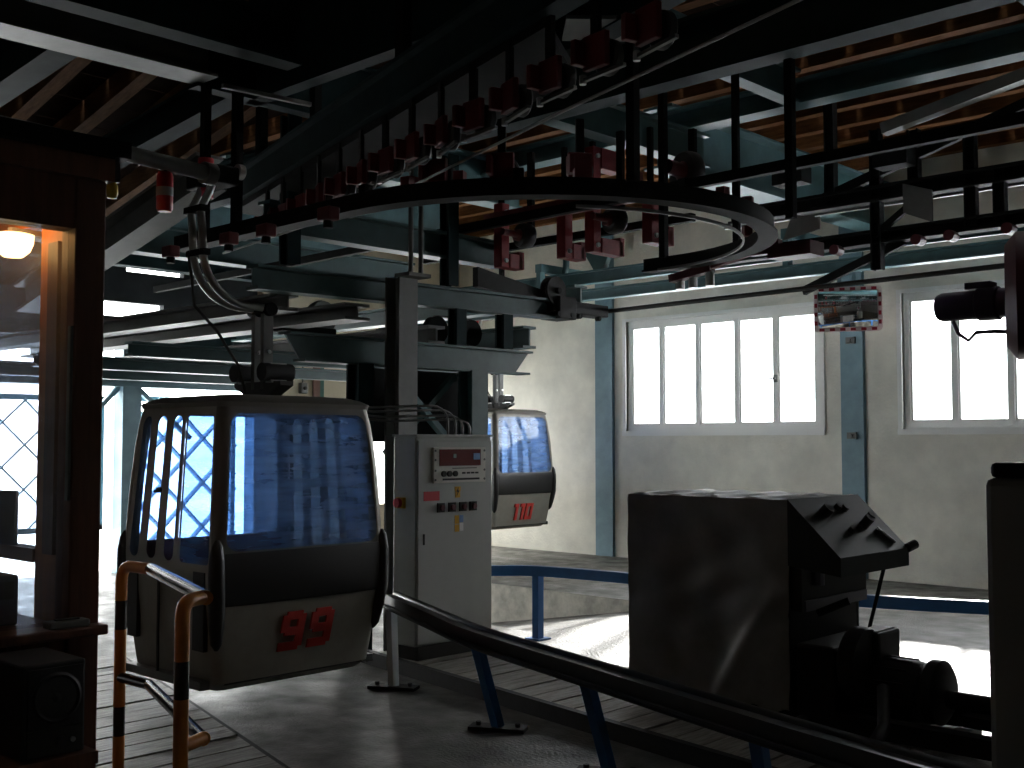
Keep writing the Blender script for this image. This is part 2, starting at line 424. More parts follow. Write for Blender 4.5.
sb((-1.9,8.8,4.5), (-1.9,YN,4.5), .4, .2, 'teal_paint')
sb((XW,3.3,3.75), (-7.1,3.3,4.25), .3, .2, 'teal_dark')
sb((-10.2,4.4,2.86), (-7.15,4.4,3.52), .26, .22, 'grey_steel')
sb((-7.2,4.72,4.2), (XE,4.72,4.2), 1.0, .12)  # deep girder added to hide rafters that came out too bright
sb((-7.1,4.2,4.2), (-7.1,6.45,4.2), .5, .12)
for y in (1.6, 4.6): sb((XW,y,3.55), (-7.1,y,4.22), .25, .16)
# ------------------------------------------------------------------ open end of the hall: portal frame and lattice gate
pf = thing('portal_frame', 'blue grey steel portal frame at the open end behind the cabins', 'steel frame', (XW,0,0))
PX = 0.0
for y, w in ((7.38,.26), (9.35,.2), (4.6,.26), (2.0,.26)):
    MB().box(-.12,.12,y-w/2,y+w/2,-1.2,3.2).build('column', 'pillar_paint', pf)
MB().box(-.12,.14,-2.9,9.45,2.42,2.68).build('header', 'pillar_paint', pf)
MB().box(-.1,.1,-2.9,9.45,3.02,3.2).build('upper_beam', 'teal_dark', pf)
MB().bar((0,7.5,2.42),(0,8.3,1.75),.06,.07,(1,0,0)).build('knee_brace', 'pillar_paint', pf)
MB().bar((0,7.25,2.42),(0,6.9,2.05),.06,.07,(1,0,0)).build('knee_brace', 'pillar_paint', pf)

def lattice(name, label, x, y0, y1, z0, z1, sp, w, frame=.07):
    t = thing(name, label, 'lattice', (x,0,0))
    f = MB().box(-.03,.03,y0,y1,z0,z0+frame).box(-.03,.03,y0,y1,z1-frame,z1).box(-.03,.03,y0,y0+frame,z0,z1).box(-.03,.03,y1-frame,y1,z0,z1)
    f.build('lattice_frame', 'pillar_paint', t)
    hgt = z1-z0
    for sgn in (1,-1):
        k = math.floor((y0-hgt)/sp)*sp
        while k < y1+hgt:
            a = (k, z0); b = (k+sgn*hgt*1.0, z1)
            # clip to y0..y1
            (ya,za),(yb,zb) = a,b
            if ya > yb: ya,za,yb,zb = yb,zb,ya,za
            if yb > y0 and ya < y1:
                sl = (zb-za)/(yb-ya)
                if ya < y0: za += sl*(y0-ya); ya = y0
                if yb > y1: zb -= sl*(yb-y1); yb = y1
                if yb-ya > .06:
                    MB().bar((.012*sgn,ya,za),(.012*sgn,yb,zb),.02,w,(1,0,0)).build('lattice_bar', 'pillar_paint', t)
            k += sp
    return t
lattice('lattice_gate', 'thin diamond lattice gate seen through the booth window', XW-.3, 4.75, 7.2, .55, 2.3, .56, .035)
lattice('lattice_gate', 'heavy diamond lattice gate seen through the doors of the front cabin', XW-.3, 7.55, 9.2, -.1, 2.32, .62, .11)

# ------------------------------------------------------------------ steel station frame in the middle
sf = thing('station_frame', 'dark teal steel frame of beams and columns above the grey cabinet', 'steel frame', (-7.4,6.2,0))
def F(mb, name, m='teal_paint'):
    mb.v = [(x+7.4, y-6.2, z) for x,y,z in mb.v]; return mb.build(name, m, sf)
F(MB().ibeam((-7.25,6.19,0),(-7.25,6.19,3.06),.18,.2, up=(1,0,0)), 'column', 'grey_steel')
F(MB().ibeam((-7.44,7.21,0),(-7.44,7.21,2.34),.18,.2, up=(1,0,0)), 'column')
F(MB().ibeam((-7.44,5.92,0),(-7.44,5.92,2.34),.16,.16, up=(1,0,0)), 'column', 'teal_dark')
def slantbeam(x, y0, y1, z0, z1, c0, c1, m, name):
    b = MB()
    b.box(x-.08,x+.08,y0+c0*1.0,y1-c1*.25,z0,z0+.02)
    b.box(x-.08,x+.08,y0,y1,z1-.02,z1)
    b.prism([(x-.01,y0+c0,z0+.02),(x-.01,y1-c1,z0+.02),(x-.01,y1,z1-.02),(x-.01,y0,z1-.02)],(.02,0,0))
    F(b, name, m)
slantbeam(-7.4, 5.2, 7.98, 2.335, 2.56, .14, .17, 'teal_paint', 'lower_cross_beam')
F(MB().ibeam((-7.4,4.9,2.86),(-7.4,8.3,2.9),.19,.16), 'upper_cross_beam', 'teal_paint')
F(MB().ibeam((-13.8,7.95,2.59),(-7.34,7.95,2.59),.21,.18), 'long_beam')
for y in (7.6, 7.0, 6.3): F(MB().ibeam((-7.4,y,2.56),(-7.4,y,2.88),.12,.12, up=(1,0,0)), 'stub_post', 'teal_dark')
F(MB().ibeam((-13.8,6.0,2.72),(-7.5,6.0,2.72),.14,.26), 'long_beam', 'grey_steel')
F(MB().ibeam((-13.8,6.9,2.58),(-7.5,6.9,2.58),.16,.2), 'long_beam', 'grey_steel')
F(MB().ibeam((-13.8,5.3,2.74),(-7.5,5.3,2.74),.14,.2), 'long_beam', 'grey_steel')
F(MB().ibeam((-13.8,8.9,3.1),(-7.5,8.9,3.1),.2,.2), 'long_beam')
for x in (-9.3, -11.2, -12.9): F(MB().ibeam((x,4.9,2.45),(x,9.1,2.45),.13,.14), 'tie_beam', 'teal_paint')
F(MB().ibeam((-10.6,4.6,3.6),(-10.6,9.3,3.6),.3,.2), 'tie_beam', 'teal_paint')
F(MB().ibeam((-12.4,4.6,3.75),(-12.4,9.3,3.75),.3,.2), 'tie_beam', 'teal_dark')
F(MB().bar((-7.42,6.3,2.3),(-7.42,7.1,1.6),.05,.07,(1,0,0)), 'brace', 'teal_light')
F(MB().bar((-7.48,7.1,2.3),(-7.48,6.3,1.6),.05,.07,(1,0,0)), 'brace', 'teal_paint')
F(MB().box(-7.62,-7.56,6.0,7.25,1.7,2.33), 'back_plate', 'dark_steel')
for y in (5.2, 6.9): F(MB().ibeam((-7.4,y,3.08),(-7.4,y,4.25),.12,.12, up=(1,0,0)), 'riser_post', 'teal_dark')
F(MB().ibeam((-7.4,5.0,3.32),(-7.4,7.6,3.32),.24,.16), 'upper_cross_beam', 'teal_paint')

t = thing('angle_bar', 'thin steel angle bar with dark posts under the roof at upper left', 'bar', (-6.55,4.3,4.1))
MB().bar((-.1,-.15,0),(-.02,.55,.0),.03,.03).build('angle', 'grey_steel', t)
MB().bar((.0,.55,-.4),(.0,.55,.95),.06,.06).build('post', 'dark_steel', t)
MB().bar((-.3,.1,-.9),(-.3,.1,.85),.06,.06).build('post', 'dark_steel', t)
# twin rods rising beside the middle column
t = thing('rod_pair', 'pair of thin vertical rods above the middle steel column', 'rod', (-7.0,6.2,3.05))
for dy in (-.05,.06): MB().cyl((0,dy,0),(0,dy,1.15),.02,8).build('rod', 'grey_steel', t)
MB().box(-.12,.06,-.12,.12,0,.03).build('foot_plate', 'grey_steel', t)
MB().box(-.05,.05,-.1,.1,.72,.82).build('clamp', 'red_paint', t)

# rope sheave on the end of the upper beam
t = thing('rope_sheave', 'black rope pulley with its arm on the end of the teal beam', 'pulley', (-7.4,8.3,3.0))
MB().lathe([(.02,-.05),(.14,-.05),(.14,-.03),(.115,0),(.14,.03),(.14,.05),(.02,.05)], (.05,0,.17), (1,0,0), 24).build('wheel', 'grease_black', t, True)
MB().prism([(-.05,-1.0,.12),(-.05,.12,.04),(-.05,.12,.14),(-.05,-1.0,.3)],(.07,0,0)).build('arm', 'grease_black', t)
MB().box(-.1,.1,-.05,.8,-.03,.09).box(-.12,.14,.0,.25,-.1,.12).build('slide_block', 'grease_black', t, bevel=.01)
MB().cyl((-.14,0,.17),(.14,0,.17),.03,10).build('axle', 'dark_steel', t)
for y in (-.02, .18, .3, .6): MB().cyl((.1,y,-.06),(.15,y,-.06),.025,8).build('bolt', 'dark_steel', t)
tag(MB().tube([(-7.35,9.13,3.04),(3.4,9.0,3.14)],.022,8).build('haul_rope','cable_black'), 'black steel rope running in front of the windows', 'rope')
t = thing('drive_belt', 'belt drive with two pulleys inside the teal steel frame', 'drive', (-7.9,7.5,2.62))
for y in (-.25,.2): MB().lathe([(.02,-.04),(.13,-.04),(.13,.04),(.02,.04)], (0,y,.13), (1,0,0), 20).build('pulley', 'dark_steel', t, True)
MB().box(-.03,.03,-.25,.2,.255,.27).box(-.03,.03,-.25,.2,-.01,.005).build('belt', 'black_rubber', t)
t = thing('flat_motor', 'small wheel motor between the beams above the front cabin roof', 'motor', (-8.6,6.35,2.72))
MB().lathe([(.02,-.05),(.15,-.05),(.16,0),(.15,.05),(.02,.05)], (0,.1,.14), (1,0,0), 20).build('wheel', 'grey_steel', t, True)
MB().cyl((0,-.35,.12),(0,.1,.14),.08,14).build('motor_body', 'dark_steel', t, True)
MB().box(-.1,.1,-.4,.2,-.02,.03).build('mount', 'dark_steel', t)

# ------------------------------------------------------------------ cabin loop rail
lp = thing('loop_rail', 'dark curved rail bending in a loop under the roof beams', 'rail', (-5.27,5.78,0))
cx, cy, R = -5.27, 5.78, 1.56
path = [(-7.3,4.22),(-7.1,4.22),(-6.8,4.22),(-6.2,4.22)] + [(cx+R*math.cos(a), cy+R*math.sin(a)) for a in [-PI/2 + PI*i/28 for i in range(29)]] + [(-5.5,7.34)]
def rail_mesh(path, w, z0, z1, mb, ox, oy):
    n = len(path); rows = []
    for i,(x,y) in enumerate(path):
        a = Vector(path[max(0,i-1)]); b = Vector(path[min(n-1,i+1)]); d = (b-a).normalized(); nn = Vector((-d.y,d.x))
        for s,z in ((-1,z0),(1,z0),(1,z1),(-1,z1)): mb.v.append((x+nn.x*s*w/2-ox, y+nn.y*s*w/2-oy, z))
    for i in range(n-1):
        for k in range(4): mb.f.append((i*4+k, i*4+(k+1)%4, i*4+4+(k+1)%4, i*4+4+k))
    mb.f += [(0,1,2,3), tuple(4*(n-1)+k for k in (3,2,1,0))]
    return mb
rail_mesh(path, .08, 3.07, 3.16, MB(), cx, cy).build('rail_web', 'dark_steel', lp, True)
rail_mesh(path, .13, 3.055, 3.07, MB(), cx, cy).build('rail_flange', 'dark_steel', lp, True)
path2 = [(cx+(R-.16)*math.cos(a), cy+(R-.16)*math.sin(a)) for a in [-PI/2+.9 + (PI-.9)*i/24 for i in range(25)]] 
rail_mesh(path2, .012, 3.03, 3.05, MB(), cx, cy).build('edge_strip', 'grey_steel', lp, True)
for hx, hy, zt in ((-3.85,5.02,5.3), (-3.76,6.58,5.2), (-7.0,4.24,4.2), (-5.3,7.3,4.6)):
    MB().bar((hx-cx,hy-cy,3.15),(hx-cx,hy-cy,zt),.055,.055).build('hanger', 'dark_steel', lp)
for i in range(12):
    p = path[4+i*2]; d = Vector((p[0]-cx,p[1]-cy)).normalized()
    MB().cbox((p[0]-cx-d.x*.05,p[1]-cy-d.y*.05,3.19),(.06,.06,.07), rotz(math.atan2(d.y,d.x))).build('rail_clamp', 'red_paint' if i % 3 else 'dark_steel', lp)
# straight bars
tag(MB().bar((-13,7.2,3.6),(3.4,6.7,3.6),.06,.075).build('guide_bar','dark_steel'), 'long thin dark bar crossing the picture under the roof beams', 'bar')
tag(MB().tube([(-8.0,5.02,3.22),(-5.5,4.6,3.22),(-3.42,3.92,3.22),(-1.2,3.25,3.22)],.008,8).build('conveyor_cable','grey_steel'), 'thin cable running beside the row of red roller brackets', 'cable')

# twin conveyor beams above near lane
cb = thing('conveyor_beams', 'pair of slanting steel beams carrying red roller brackets overhead', 'beam', (-4.8,4.4,3.7))
for (a,b,m) in (((-8.2,5.3),(-1.0,3.2),'teal_dark'), ((-4.4,4.62),(-1.0,3.55),'teal_dark')):
    MB().ibeam((a[0]+4.8,a[1]-4.4,0),(b[0]+4.8,b[1]-4.4,0),.26,.13).build('beam', m, cb)
for k in (.05,.42,.8):
    x = -8.0+7*k; y = 5.24-2.05*k
    MB().bar((x+4.8,y-4.4,.25),(x+4.8,y-4.4,1.55),.07,.07).build('hanger', 'dark_steel', cb)
sp = MB(); ln = lambda x: 4.82 - .29*(x+6.57)
sp.prism([(-8.3+4.8,ln(-8.3)-.02-4.4,-.06),(-3.5+4.8,ln(-3.5)-.02-4.4,-.06),(-3.9+4.8,ln(-3.9)+.55-4.4,-.06),(-8.3+4.8,ln(-8.3)+.75-4.4,-.06)],(0,0,.05))
sp.build('shade_plate', 'dark_steel', cb)  # dark sheet added overhead, stands in for the gloom behind the rollers
MB().bar((-3.6+4.8,4.15-4.4,.02),(-3.35+4.8,4.4-4.4,.02),.3,.02).build('cross_plate', 'grey_steel', cb)

def roller_bracket(label, loc, rz, sc=.8, group='red roller brackets along the near conveyor'):
    t = thing('roller_bracket', label, 'roller bracket', loc, rz, group); t.scale = (sc,)*3
    MB().box(-.09,.09,-.02,.02,-.02,.17).box(-.10,-.06,-.1,.02,.0,.14).build('bracket_plate', 'red_paint', t, bevel=.006)
    w = MB().lathe([(.02,-.035),(.085,-.035),(.10,-.02),(.10,.02),(.085,.035),(.02,.035)], (.02,.075,.05), (0,1,0), 18).build('tyre', 'black_rubber', t, True)
    MB().lathe([(.0,-.045),(.045,-.045),(.045,.045),(.0,.045)], (.02,.075,.05), (0,1,0), 12).build('hub', 'red_paint', w, True)
    MB().bar((-.16,.03,-.05),(.17,.05,-.03),.025,.02).build('lever', 'grey_steel', t)
    MB().cyl((-.14,.03,-.07),(-.14,.03,-.02),.02,8).build('bolt', 'bright_steel', t)
    MB().box(-.03,.03,-.015,.015,.17,.42).build('hanger_strap', 'dark_steel', t)
    return t
ang = math.atan2(-2.1, 7.2)
proto = None
desc = ['nearest the top edge of the picture', 'second from the top edge', 'third from the top edge', 'fourth from the top edge', 'fifth from the top edge', 'sixth from the top edge', 'seventh from the top edge', 'eighth from the top edge', 'ninth from the top edge', 'tenth from the top edge', 'eleventh from the top edge', 'twelfth from the top edge', 'thirteenth from the top edge', 'at the far end above the cabin hanger']
for i in range(14):
    x = -2.75 - i*.36; y = 4.82 + (x+6.57)*(-.29) - .02
    lab = 'small red roller bracket under the slanting beams, ' + desc[i]
    if proto is None: proto = roller_bracket(lab, (x,y,3.34), ang)
    else:
        c = copy_tree(proto); c.location = (x,y,3.34); c['label'] = lab
        c.rotation_euler.z = ang + random.uniform(-.2,.2)
# second strand of brackets, hugging the loop
for i,(a,nm) in enumerate(((-1.35,'on the near start of the loop bend'),(-1.0,'on the near side of the loop bend'),(-.62,'near the front of the loop bend'))):
    c = copy_tree(proto); c.location = (cx+(R-.35)*math.cos(a), cy+(R-.35)*math.sin(a), 3.26); c.rotation_euler.z = a+PI/2
    c['label'] = 'red roller bracket inside the curved rail, ' + nm; c['group'] = 'red roller brackets inside the loop rail'
for i,(x,y,nm) in enumerate(((-7.15,4.05,'leftmost'),(-6.42,4.05,'second from the left'),(-6.0,4.05,'third from the left'),(-5.3,4.0,'rightmost'))):
    t = thing('rail_clamp_block', 'dark red clamp block under the near rail, '+nm, 'clamp', (x,y+.02,2.98), 0, 'clamp blocks under the near rail')  # plain clamp block with a roller, no lamp
    MB().box(-.06,.06,-.04,.04,0,.08).build('block', 'red_paint', t, bevel=.01)
    MB().cyl((0,0,-.04),(0,0,0),.03,10).build('roller', 'dark_steel', t)

# large red C brackets on the return lane
def c_bracket(label, x, y, z0, z1, arm, top=True):
    t = thing('c_bracket', label, 'bracket', (x,y,z0), 0, 'large red brackets on the return lane')
    h = z1-z0
    MB().box(-.05,.05,-.05,.05,0,h).build('upright', 'red_bracket', t, bevel=.005)
    MB().box(-.06,.06,.05,arm,0,.13).box(-.06,.06,arm-.05,arm+.02,.0,.16).build('lower_arm', 'red_bracket', t, bevel=.005)
    if top: MB().box(-.06,.06,.05,arm*.95,h-.18,h).build('upper_arm', 'red_bracket', t, bevel=.005)
    MB().box(-.02,.02,-.02,.02,h,h+ (4.25-z1)).build('hanger_strap', 'dark_steel', t)
    for zz in (.06,h-.08): MB().cyl((.05,0,zz),(.07,0,zz),.02,8).build('bolt', 'bright_steel', t)
    return t
c_bracket('tall red C shaped bracket, the largest, left of the pulleys', -6.12, 7.42, 3.30, 4.2, .34)
c_bracket('narrow red bracket nearest the grey steel column', -7.13, 7.35, 3.27, 3.85, .22, False)
c_bracket('red bracket between the narrow one and the largest one', -6.42, 7.40, 3.28, 3.80, .20, False)
c_bracket('short red bracket right of the largest red bracket', -5.50, 7.40, 3.30, 3.75, .22, False)
# boards/rails held by the C brackets
tag(MB().box(-8.4,-5.2,7.53,7.60,3.465,3.53).build('return_rail','dark_steel'), 'dark flat rail resting on the large red brackets', 'rail')
tag(MB().box(-7.2,-5.3,7.19,7.27,3.62,3.74).build('red_channel','red_paint'), 'dark red channel bar between the large red brackets', 'bar')
for i,(x,lab) in enumerate(((-5.28,'black tyre with red hub right of the tall red bracket'),(-6.75,'black tyre hanging between the two left red brackets'),(-5.75,'black tyre just right of the tall red bracket foot'))):
    r = .17 if i == 0 else .11
    z = 3.88 if i == 0 else 3.5
    t = thing('conveyor_tyre', lab, 'tyre', (x,7.6 if i == 0 else 7.25,z), 0)  # conveyor tyre wheel with hub and axle, not a drive unit
    MB().lathe([(.03,-.06),(r*.9,-.06),(r,-.035),(r,.035),(r*.9,.06),(.03,.06)], (0,0,0), (.25,1,0), 24).build('tyre', 'black_rubber', t, True)
    MB().lathe([(0,-.1),(.05,-.1),(r*.5,-.055),(r*.5,.05),(0,.06)], (0,0,0), (.25,1,0), 16).build('hub', 'red_paint', t, True)
    MB().cyl((0,-.28,0),(0,.1,0),.06 if i == 0 else .03,12).build('axle', 'red_paint', t, True)
    MB().box(-.03,.03,.06,.1,0,4.25-z).build('strap', 'dark_steel', t)
# end stop mechanism at the tip of the loop
t = thing('switch_arm', 'dark red switch arm with small rollers at the tip of the loop rail', 'switch', (-4.75,7.45,3.05))
MB().bar((-.35,0,0),(.15,.05,.12),.07,.08).build('arm', 'red_paint', t)
MB().bar((-.55,-.05,-.06),(-.2,0,0),.1,.06).build('fork', 'dark_red', t)
for x in (-.5,-.38,-.22): MB().cyl((x,0,-.14),(x,0,-.02),.035,10).build('roller', 'bright_steel', t)
MB().box(.35,.7,-.1,.1,.0,.1).build('stop_block', 'dark_red', t)
MB().box(.15,.4,-.03,.03,.05,.15).build('link', 'dark_red', t)
MB().box(.0,.05,-.02,.02,.1,1.5).build('hanger', 'dark_steel', t)

# ------------------------------------------------------------------ track frame along the window wall
tf = thing('storage_track', 'dark track frame with posts and braces in front of the window wall', 'track frame', (-4.5,10,0))
def T(mb, name, m='dark_steel'):
    mb.v = [(x+4.5,y-10,z) for x,y,z in mb.v]; return mb.build(name, m, tf)
T(MB().ibeam((-6.4,10,3.93),(3.4,9.95,3.95),.15,.14), 'upper_rail')
T(MB().box(-6.6,3.4,10.16,10.2,3.93,3.99), 'side_rail', 'grey_steel')
T(MB().ibeam((-7.2,10.1,3.55),(3.4,9.9,3.55),.13,.16), 'lower_rail')
T(MB().box(-7.2,3.4,10.3,10.34,3.55,3.6), 'side_rail', 'teal_paint')
for x,z0,z1 in ((-4.87,3.3,4.62),(-3.99,3.6,4.45),(-3.74,3.6,4.05),(-4.5,3.95,4.55),(-5.33,3.95,5.1),(-3.2,3.6,5.1),(-1.6,3.6,5.1),(.2,3.6,5.1)):
    T(MB().ibeam((x,10,z0),(x,10,z1),.10,.09,.012,.012,up=(1,0,0)), 'post')
T(MB().bar((-4.85,10,3.62),(-4.4,10,3.93),.05,.06), 'brace')
T(MB().bar((-5.6,10,3.98),(-2.9,10,4.75),.06,.09), 'brace')
T(MB().bar((-5.7,10.2,3.2),(-4.6,10.1,3.56),.05,.08), 'brace')
T(MB().prism([(-4.52,9.9,3.78),(-4.25,9.9,3.66),(-4.25,9.9,3.95),(-4.52,9.9,4.05)],(0,.02,0)), 'gusset_plate', 'grey_steel')
T(MB().prism([(-5.75,9.9,3.68),(-5.35,9.9,3.74),(-5.35,9.9,3.86),(-5.65,9.9,3.92)],(0,.02,0)), 'gusset_plate', 'grey_steel')
for x in (-5.2,-4.4,-4.1,-3.6): T(MB().cyl((x,9.88,3.52),(x,10.0,3.52),.05,12), 'roller', 'dark_red')
T(MB().bar((-4.6,9.7,4.52),(-3.3,9.7,4.75),.12,.1), 'bracket_arm', 'grey_steel')
for x in (-4.55,-5.6): T(MB().box(x-.18,x+.14,9.75,9.95,4.2,4.36), 'junction_box', 'dark_steel')

wr = thing('wall_track', 'pair of teal rails running along the window wall above the windows', 'rail', (-8,12.5,3.6))
def Wt(mb, name, m='teal_light'):
    mb.v = [(x+8,y-12.5,z-3.6) for x,y,z in mb.v]; return mb.build(name, m, wr)
Wt(MB().ibeam((-13.9,12.5,3.95),(3.4,12.5,3.95),.19,.12), 'upper_rail')
Wt(MB().ibeam((-13.9,12.15,3.66),(3.4,12.15,3.66),.15,.14), 'lower_rail')
for x in (-11.0,-7.0,-2.2):
    Wt(MB().box(x-.06,x+.06,12.1,13.4,4.14,4.26), 'wall_arm')
    Wt(MB().box(x-.04,x+.04,12.1,12.2,3.8,4.14), 'drop_plate')
Wt(MB().prism([(-10.45,12.45,4.42),(-9.95,12.45,4.42),(-10.1,12.45,4.12),(-10.25,12.45,4.12)],(0,.1,0)), 'gusset', 'teal_paint')
Wt(MB().tube([(-10.9,12.6,4.8),(-10.9,12.6,4.3)]+arc((-11.1,12.6,4.3),.2,0,-PI/2,6,'xz')+[(-11.6,12.6,4.1)],.05,10), 'pipe', 'teal_light')

# ------------------------------------------------------------------ blue wall pillars and traffic mirror
for xa, xb, lab in ((-10.99,-10.66,'faded blue steel pillar on the plaster wall left of the five pane window'), (-6.96,-6.66,'faded blue steel pillar on the plaster wall below the traffic mirror')):
    t = thing('wall_pillar', lab, 'pillar', ((xa+xb)/2, YN-.0, 0), 0, 'blue wall pillars')
    w = (xb-xa)/2
    MB().box(-w,w,-.035,-.002,0.002,5.08).build('pillar_face', 'pillar_paint', t)
    MB().box(-w-.015,w+.015,-.015,-.001,0.002,5.08).build('back_flange', 'pillar_paint', t)
    if xa > -8:
        for z in (1.78, 2.98): MB().box(-.06,.06,-.075,-.035,z-.04,z+.04).cyl((0,-.075,z),(0,-.095,z),.02,8).build('bolt_plate', 'grey_steel', t)
mt = thing('traffic_mirror', 'rectangular convex traffic mirror with red and white border on the pillar', 'mirror', (-6.64,12.95,3.33), math.radians(25))
mt.rotation_euler.x = math.radians(7)
hw, hh = .405, .275
def rr(hw, hh, r, n=5):
    out = []
    for cx_, cz_, a0 in ((hw-r,hh-r,0),(-hw+r,hh-r,PI/2),(-hw+r,-hh+r,PI),(hw-r,-hh+r,3*PI/2)):
        for i in range(n+1): a = a0+PI/2*i/n; out.append((cx_+r*math.cos(a), cz_+r*math.sin(a)))
    return out
MB().prism([(x,.0,z) for x,z in rr(hw,hh,.05)],(0,.04,0)).build('mirror_frame', 'mirror_white', mt)
mb = MB(); n = 16; m_ = 12; iw, ih = hw-.055, hh-.055
for j in range(m_+1):
    for i in range(n+1):
        u, v = i/n*2-1, j/m_*2-1
        mb.v.append((u*iw, -.012-.05*(1-(u*u*.6+v*v*.4)), v*ih))
for j in range(m_):
    for i in range(n): a = j*(n+1)+i; mb.f.append((a,a+1,a+n+2,a+n+1))
mb.build('mirror_glass', 'mirror_face', mt, True)
for k in range(6):
    for s in (-1,1): MB().cbox((-.31+.124*k,-.004,s*(hh-.028)),(.062,.012,.036)).build('red_mark', 'mirror_red', mt)
for k in range(4):
    for s in (-1,1): MB().cbox((s*(hw-.028),-.004,-.165+.11*k),(.034,.012,.052)).build('red_mark', 'mirror_red', mt)
MB().cyl((0,.03,0),(0,.32,0),.02,8).build('mirror_bracket', 'grey_steel', mt)
MB().box(-.12,-.07,.03,.1,.2,.42).box(.05,.1,.03,.1,.2,.42).build('mirror_clip', 'pillar_paint', mt)
# ------------------------------------------------------------------ gondola cabins
PROF = [(0.0,.44,.52),(.05,.50,.565),(.55,.585,.615),(.80,.59,.62),(1.0,.585,.615),(1.4,.56,.59),(1.62,.53,.565),(1.74,.505,.545)]
def prof(z):
    if z <= PROF[0][0]: return PROF[0][1:]
    for i in range(len(PROF)-1):
        z0,a0,b0 = PROF[i]; z1,a1,b1 = PROF[i+1]
        if z <= z1:
            t = (z-z0)/(z1-z0); return (a0+(a1-a0)*t, b0+(b1-b0)*t)
    return PROF[-1][1:]
CR = .058
def perim(z, off=0, n=6, a=None, b=None, r=CR):
    if a is None: a, b = prof(z)
    a += off; b += off; out = []
    for cx_, cy_, a0 in ((a-r,b-r,0),(-a+r,b-r,PI/2),(-a+r,-b+r,PI),(a-r,-b+r,3*PI/2)):
        for i in range(n+1): t = a0+PI/2*i/n; out.append((cx_+r*math.cos(t), cy_+r*math.sin(t), z))
    return out
def side_map(side, off=0):
    def f(u, z):
        a, b = prof(z)
        if side == 'front': return (a+off+.018*(1-u*u), u*(b-CR), z)
        if side == 'rear': return (-a-off-.018*(1-u*u), -u*(b-CR), z)
        if side == 'left': return (u*(a-CR), -b-off, z)
        return (-u*(a-CR), b+off, z)
    return f
def ring_panel(fmap, U0, U1, Z0, Z1, u0, u1, z0, z1, r, su, n=6):
    """frame around one rounded opening; su converts metres to u"""
    inner, outer = [], []
    cs = ((u1-r*su, z1-r, 0), (u0+r*su, z1-r, PI/2), (u0+r*su, z0+r, PI), (u1-r*su, z0+r, 3*PI/2))
    corners = ((U1,Z1),(U0,Z1),(U0,Z0),(U1,Z0))
    for k,(cu,cz,a0) in enumerate(cs):
        for i in range(n+1):
            t = a0+PI/2*i/n; p = (cu+r*su*math.cos(t), cz+r*math.sin(t)); inner.append(p)
            C = corners[k]
            if i == n//2: outer.append(C)
            elif (i < n//2) == (k % 2 == 0): outer.append((C[0], p[1]))
            else: outer.append((p[0], C[1]))
    N = len(inner)
    fr = MB().add([fmap(*p) for p in outer]+[fmap(*p) for p in inner], [(i,(i+1)%N,N+(i+1)%N,N+i) for i in range(N)])
    cu, cz = (u0+u1)/2, (z0+z1)/2
    rings = []
    gl = MB()
    vs = [fmap(cu,cz)]
    L = 5
    for l in range(1,L+1):
        s = l/L; vs += [fmap(cu+(p[0]-cu)*s, cz+(p[1]-cz)*s) for p in inner]
    fs = [(0,1+i,1+(i+1)%N) for i in range(N)]
    for l in range(L-1):
        fs += [(1+l*N+i,1+(l+1)*N+i,1+(l+1)*N+(i+1)%N,1+l*N+(i+1)%N) for i in range(N)]
    gl.add(vs, fs)
    return fr, gl
def loft(rings, cap0=False, cap1=False):
    n = len(rings[0]); mb = MB(); mb.v = [p for r in rings for p in r]
    for i in range(len(rings)-1):
        for k in range(n): mb.f.append((i*n+k,i*n+(k+1)%n,(i+1)*n+(k+1)%n,(i+1)*n+k))
    if cap0: mb.f.append(tuple(reversed(range(n))))
    if cap1: mb.f.append(tuple((len(rings)-1)*n+k for k in range(n)))
    return mb
def digit(ch, y0, z0, w, h, st, slant=.10):
    mb = MB()
    def pt(u, v, e=.010):
        z = z0+v; return (prof(z)[0]+.018+e, y0+u+v*slant, z)
    def stroke(p, q):
        (ua,va),(ub,vb) = p,q
        c = [(min(ua,ub),min(va,vb)),(max(ua,ub),min(va,vb)),(max(ua,ub),max(va,vb)),(min(ua,ub),max(va,vb))]
        mb.add([pt(*k,e=-.012) for k in c]+[pt(*k,e=.002) for k in c],[(0,3,2,1),(4,5,6,7),(0,1,5,4),(1,2,6,5),(2,3,7,6),(3,0,4,7)])
    m = h*.47
    if ch == '9':
        stroke((st*.5,h-st),(w-st*.5,h)); stroke((0,m),(st,h-st*.4)); stroke((w-st,st*.4),(w,h-st*.4)); stroke((st*.5,m-st*.4),(w-st,m+st*.6)); stroke((0,0),(w-st*.5,st))
    elif ch == '1':
        stroke((w*.45,0),(w*.45+st,h)); stroke((w*.1,h-st),(w*.45,h))
    else:
        stroke((0,h-st),(w,h)); stroke((0,0),(w,st)); stroke((0,st),(st,h-st)); stroke((w-st,st),(w,h-st))
    return mb
